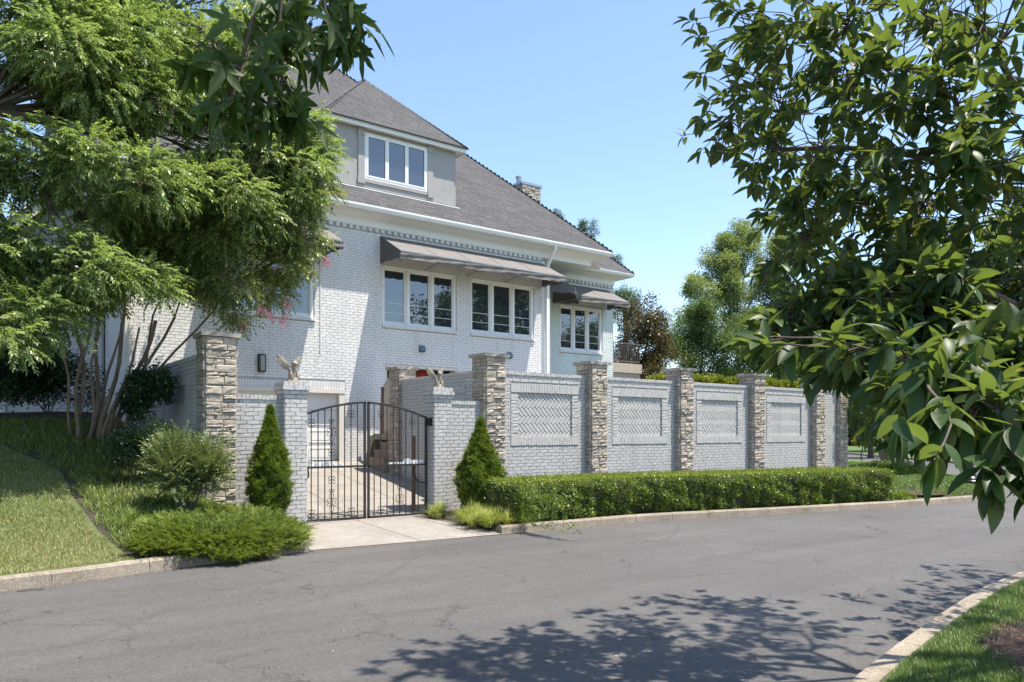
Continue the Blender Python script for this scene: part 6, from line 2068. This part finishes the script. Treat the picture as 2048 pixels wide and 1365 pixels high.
liriope('yellow-striped grassy clump at the right end of the driveway apron, below the broad cone shrub', 8.20, 11.5, .78, .66, 5600, .36, nt=90)
liriope('small grassy tuft at the foot of the right gate pier', 7.72, 12.95, .12, .22, 420, .34, nt=10)
liriope('yellow green grassy clump at the left edge of the driveway by the gate pier', 4.10, 11.75, .38, .80, 3400, .30, nt=54)
liriope('bright grassy clump on the bank below the variegated bush', 2.6, 11.75, .8, .35, 2200, .24, 'cover', nt=44)
# corner bed at the right : mulch, low plants, turf
ring(20.3, 9.95, 1.0, .20, name='corner_mulch_bed')
low_plant('low_groundcover', 'small pale groundcover plant in the corner mulch bed', 20.6, 9.35, .42, .28, .10, 350, M['leaf_var'], SH, 1.0, cat='plant')
low_plant('low_groundcover', 'low groundcover just right of the hedge end', 19.1, 9.45, .45, .35, .16, 600, M['leaf_hedge'], SH, 1.0, cat='plant')
low_plant('low_groundcover', 'dark ground cover round the foot of the leaning tree', 27.5, 13.6, 1.6, 1.0, .22, 900, M['leaf_hedge'], SH, 2.2, cat='plant')
def quick_pts(n, xr, vr):
    x = rng.uniform(*xr, n); v = rng.uniform(*vr, n); y = K(x) + .2 + v
    return np.stack([x, y, g(x, y) + .02], 1)
P = quick_pts(26000, (20.8, 30), (0, 5)); k = ((P[:, 0] - 20.3) ** 2 + (P[:, 1] - 9.95) ** 2) > .97 ** 2
tag(blades(P[k], .07, .016, .6, 'corner_grass', M['grass_rich'], segs=2), kind='stuff')
# near verge
n = 150000; x = rng.uniform(4.2, 11, n); y = KN(x) - .26 - rng.uniform(0, 1, n) ** 1.3 * 2.4
k = ((x - MUL[0]) ** 2 + (y - MUL[1]) ** 2 > (MUL[2] * (.97 + .05 * np.sin(x * 9))) ** 2) & (rng.uniform(size=n) < np.where(x < 8.5, 1, .5))
P = np.stack([x[k], y[k], .12 + .05 * smooth(0, 3, KN(x[k]) - y[k])], 1)
tag(blades(P, .070, .0045, .65, 'verge_grass', M['grass_rich'], segs=3), kind='stuff')
n = 26000; x = rng.uniform(-6, 5, n); P = np.stack([x, KN(x) - .3 - rng.uniform(0, 2, n), np.full(n, .13)], 1)
tag(blades(P, .07, .007, .65, 'verge_grass', M['grass_rich'], segs=2), kind='stuff')
# pine straw on the mulch
n = 16000; a = rng.uniform(0, 6.28, n); q = np.sqrt(rng.uniform(0, 1, n)) * MUL[2] * .99
P = np.stack([MUL[0] + q * np.cos(a), MUL[1] + q * np.sin(a), .165 + .05 * (1 - q / MUL[2]) + rng.uniform(.002, .03, n)], 1)
sv, sf_ = np.array([(-.0012, 0, 0), (.0012, 0, 0), (.0012, .055, .006), (.0012, .11, 0), (-.0012, .11, 0), (-.0012, .055, .006)]), np.array([(0, 1, 2, 5), (5, 2, 3, 4)])
D = rand_dir(n); D[:, 2] *= .15
strawo = link('pine_straw', None)
bpy.data.objects.remove(strawo)
V_, F_, R_ = multi_scatter([(sv, sf_)], P, D, rng.uniform(.5, 1.2, n))
tag(link('pine_straw', np_mesh('pine_straw', V_, F_, M['straw'], R_)), kind='stuff')

n = 5200; x = rng.uniform(-6, 22, n); side_ = rng.uniform(size=n) < .6
y = np.where(side_, K(x) - np.abs(rng.normal(0, .10, n)) - .02, KN(x) + np.abs(rng.normal(0, .12, n)) + .03)
n2 = 2600; x = np.concatenate([x, rng.uniform(-5, 20, n2)]); y = np.concatenate([y, rng.uniform(2.6, 10.5, n2)])
ok = (y > KN(x) + .02) & (y < K(x) - .01) & ~((x > 4.3) & (x < 7.8) & (y > 10.4))
P = np.stack([x[ok], y[ok], np.full(ok.sum(), .004)], 1); D = rand_dir(len(P)); D[:, 2] *= .15
V_, F_, R_ = multi_scatter([flat_leaf(.022, .012, .15), flat_leaf(.03, .004, .1)], P, D, rng.uniform(.4, 1.5, len(P)))
tag(link('leaf_litter', np_mesh('leaf_litter', V_, F_, M['straw'], R_)), kind='stuff')
# ---- leaning tree at the corner, with weeping foliage
def bgtree(name, label, px, pyb, f, clumps, mat, bark='bark_dark', tr=.22, dens=60, size=1.0, tmpl=BIG, group='background trees', z0=0, lobes=0):
    b = atf(px, pyb, f); b.z = z0
    cs = [(tuple(atf(a, b_, f + df)), r_ * f / 1500) for (a, b_, df, r_) in clumps]
    return crown_tree(name, label, tuple(b), min(c[0][2] for c in cs) - .1 if len(cs) else 2, cs, tr, M[bark], mat, tmpl, dens, size, group=group, twigs=1, lobes=lobes or 9)
crown_tree('leaning_tree', 'twisted pale-trunked tree on the corner lawn with weeping leaves beside the wall end', (29.0, 14.7, .5), 2.2,
           [(tuple(atf(1730, 800, 25)), (.9, .9, 1.3)), (tuple(atf(1800, 770, 26)), (1.2, 1, 1.2)), (tuple(atf(1900, 790, 27)), (1.4, 1, 1.0)), (tuple(atf(1760, 860, 25)), (.5, .5, .7)), (tuple(atf(1760, 700, 27)), (1.4, 1, 1.2)), (tuple(atf(1850, 690, 27)), (1.4, 1.2, 1.2))],
           .30, M['bark_pale'], M['leaf_bg'], SPR, 330, 1.25, trunks=[(0, 0, -.1, 0, 2.3, .30), (.15, 0, .9, -.2, 2.2, .2), (-.1, 0, -.8, .3, 3.4, .16)], droop=-.9)
bgtree('background_tree', 'tall light green tree in the middle distance left of the magnolia', 1470, 860, 62, [(1470, 520, 0, 58), (1440, 600, 0, 62), (1520, 560, 2, 60), (1400, 580, -2, 34), (1500, 470, 1, 34), (1430, 540, 0, 40), (1560, 500, 2, 50), (1480, 660, 0, 60), (1400, 650, 2, 50), (1540, 640, 2, 60)], M['leaf_bg_light'], dens=150, size=1.0, tmpl=BIGF)
bgtree('background_tree', 'rounded mid green tree just behind the garden wall end', 1400, 860, 48, [(1390, 660, 0, 50), (1370, 720, 0, 48), (1440, 700, 0, 55), (1410, 620, 0, 34), (1350, 690, 1, 28), (1440, 760, 0, 50)], M['leaf_bg'], dens=220, size=.75, tmpl=BIGF)
bgtree('background_tree', 'dark green tree behind the fourth herringbone panel', 1560, 860, 50, [(1540, 700, 0, 60), (1600, 730, 0, 55), (1490, 740, 0, 42), (1640, 700, 0, 60), (1560, 640, 0, 55), (1500, 660, 0, 60)], M['leaf_bg'], dens=200, size=.85, tmpl=BIGF)
bgtree('background_tree', 'bronze-green evergreen tree beside the balcony', 1285, 860, 34, [(1285, 660, 0, 56), (1265, 710, 0, 56), (1318, 710, 0, 42), (1260, 640, 1, 36), (1290, 750, 0, 56), (1300, 635, 0, 34)], M['leaf_bronze'], dens=260, size=.62, tmpl=BIGF)
bgtree('background_tree', 'small bright green tree top peeking out above the bronze-green tree', 1250, 860, 42, [(1250, 590, 0, 30), (1262, 605, 0, 22), (1240, 620, 0, 30)], M['leaf_bg'], dens=200, size=.55, tmpl=BIGF)
bgtree('background_tree', 'sparse tree tops showing above the roof hip left of centre sky', 1150, 860, 44, [(1112, 432, 0, 13), (1125, 446, 0, 12), (1172, 455, 0, 18), (1182, 470, 0, 18), (1200, 500, 0, 12), (1230, 515, 0, 12), (1165, 480, 0, 16), (1238, 545, 0, 12), (1190, 560, 2, 60)], M['leaf_bg_dark'], dens=330, size=.42, tmpl=BIGF)
bgtree('background_tree', 'wide mid green tree across the side street, behind the magnolia leaves', 1850, 895, 66, [(1800, 700, 0, 90), (1900, 640, 0, 100), (2000, 720, 0, 90), (1740, 780, 0, 55), (1850, 800, 0, 60), (1960, 820, 0, 60), (1780, 600, 0, 70)], M['leaf_bg'], dens=70, size=1.0, tmpl=BIG)
bgtree('background_tree', 'large green tree at the far right edge behind the magnolia', 2100, 895, 60, [(2060, 560, 0, 110), (2120, 700, 0, 110), (2060, 800, 0, 80), (2180, 560, 0, 120), (2020, 480, 0, 70)], M['leaf_bg_light'], dens=70, size=1.0, tmpl=BIG)
bgtree('background_tree', 'dark evergreen behind the end of the garden wall', 1740, 890, 52, [(1710, 800, 0, 42), (1740, 840, 0, 45), (1700, 850, 0, 36), (1775, 830, 0, 42)], M['leaf_bg_dark'], dens=170, size=.7, tmpl=BIGF)
bgtree('golden_shrub', 'small golden yellow shrub beyond the side street near the wall end', 1725, 895, 45, [(1725, 870, 0, 14), (1720, 885, 0, 12), (1730, 858, 0, 9)], M['leaf_gold'], dens=500, size=.35, tmpl=BIGF, tr=.05, group=None)
bgtree('background_tree', 'dark broad tree in the shade at the far left behind the lawn', 20, 800, 21.5, [(-60, 620, 0, 90), (40, 640, 0, 80), (110, 680, 0, 60), (20, 720, 0, 80), (-120, 540, 0, 100), (60, 560, 1, 60)], M['leaf_bg_dark'], dens=330, size=.55, tmpl=BIGF, z0=2.1)
# distant belt of woodland closing the view
belt = []
for k in range(34):
    px = 1200 + k * 34 + random.uniform(-10, 10); f = random.uniform(95, 120)
    belt.append((tuple(atf(px, random.uniform(790, 850), f)), random.uniform(4, 6.5)))
for k in range(26):
    px = -500 + k * 36; f = random.uniform(60, 80); belt.append((tuple(atf(px, random.uniform(720, 820), f)), random.uniform(3.5, 6)))
P, D, S = [], [], []
for c_, r_ in belt:
    q, dd = ellipsoid_points(c_, (r_, r_, r_ * 1.1), int(26 * r_ * r_), .5); P.append(q); D.append(dd); S.append(rng.uniform(1.6, 2.6, len(q)))
V_, F_, R_ = multi_scatter(BIG, np.concatenate(P), np.concatenate(D), np.concatenate(S))
tag(link('woodland', np_mesh('woodland', V_, F_, M['leaf_bg'], R_)), kind='stuff')
# trees on the far side of the street behind the viewer, seen only as reflections in the panes
def simple_tree(label, x, y, h, r, mat):
    cs = [((x + random.uniform(-1, 1) * r * .6, y + random.uniform(-1, 1) * r * .6, h * q), r * random.uniform(.45, .7)) for q in (.45, .55, .62, .7, .8, .88)]
    crown_tree('street_tree', label, (x, y, 0), h * .35, cs, .25, M['bark_dark'], mat, BIG, 60, 1.0, group='trees across the street', twigs=0)
simple_tree('tall street tree opposite the middle of the garden wall', 28, -1.5, 13, 3.8, M['leaf_bg_dark'])
simple_tree('tall street tree farther along opposite the corner', 37, -3.5, 13, 4.2, M['leaf_bg_dark'])
simple_tree('lower street tree in the far row', 46, -5, 11, 4, M['leaf_bg'])
# small litter on the asphalt
for (px, py, lab, s_) in ((1518, 1322, 'curled dry leaf lying on the shaded asphalt', .05), (60, 1183, 'short dry twig by the left kerb', .12)):
    d = (865 - py) / 1500; f = 1.8 / (-d); q = atf(px, py, f)
    if 'twig' in lab:
        t = thing('twig', lab, 'twig', (q.x, q.y, .01)); MB().tube([(q.x - .12, q.y + .02, .012), (q.x, q.y, .018), (q.x + .13, q.y - .01, .012)], .007, 5).build('stick', M['bark_dark'], t)
    else:
        t = thing('fallen_leaf', lab, 'leaf', (q.x, q.y, .004)); o = link('blade', np_mesh('blade', ML[2][0] * s_ * 1.2 + np.array([0, 0, .012]), ML[2][1], M['brown_wood'], np.zeros(len(ML[2][1]))), t)
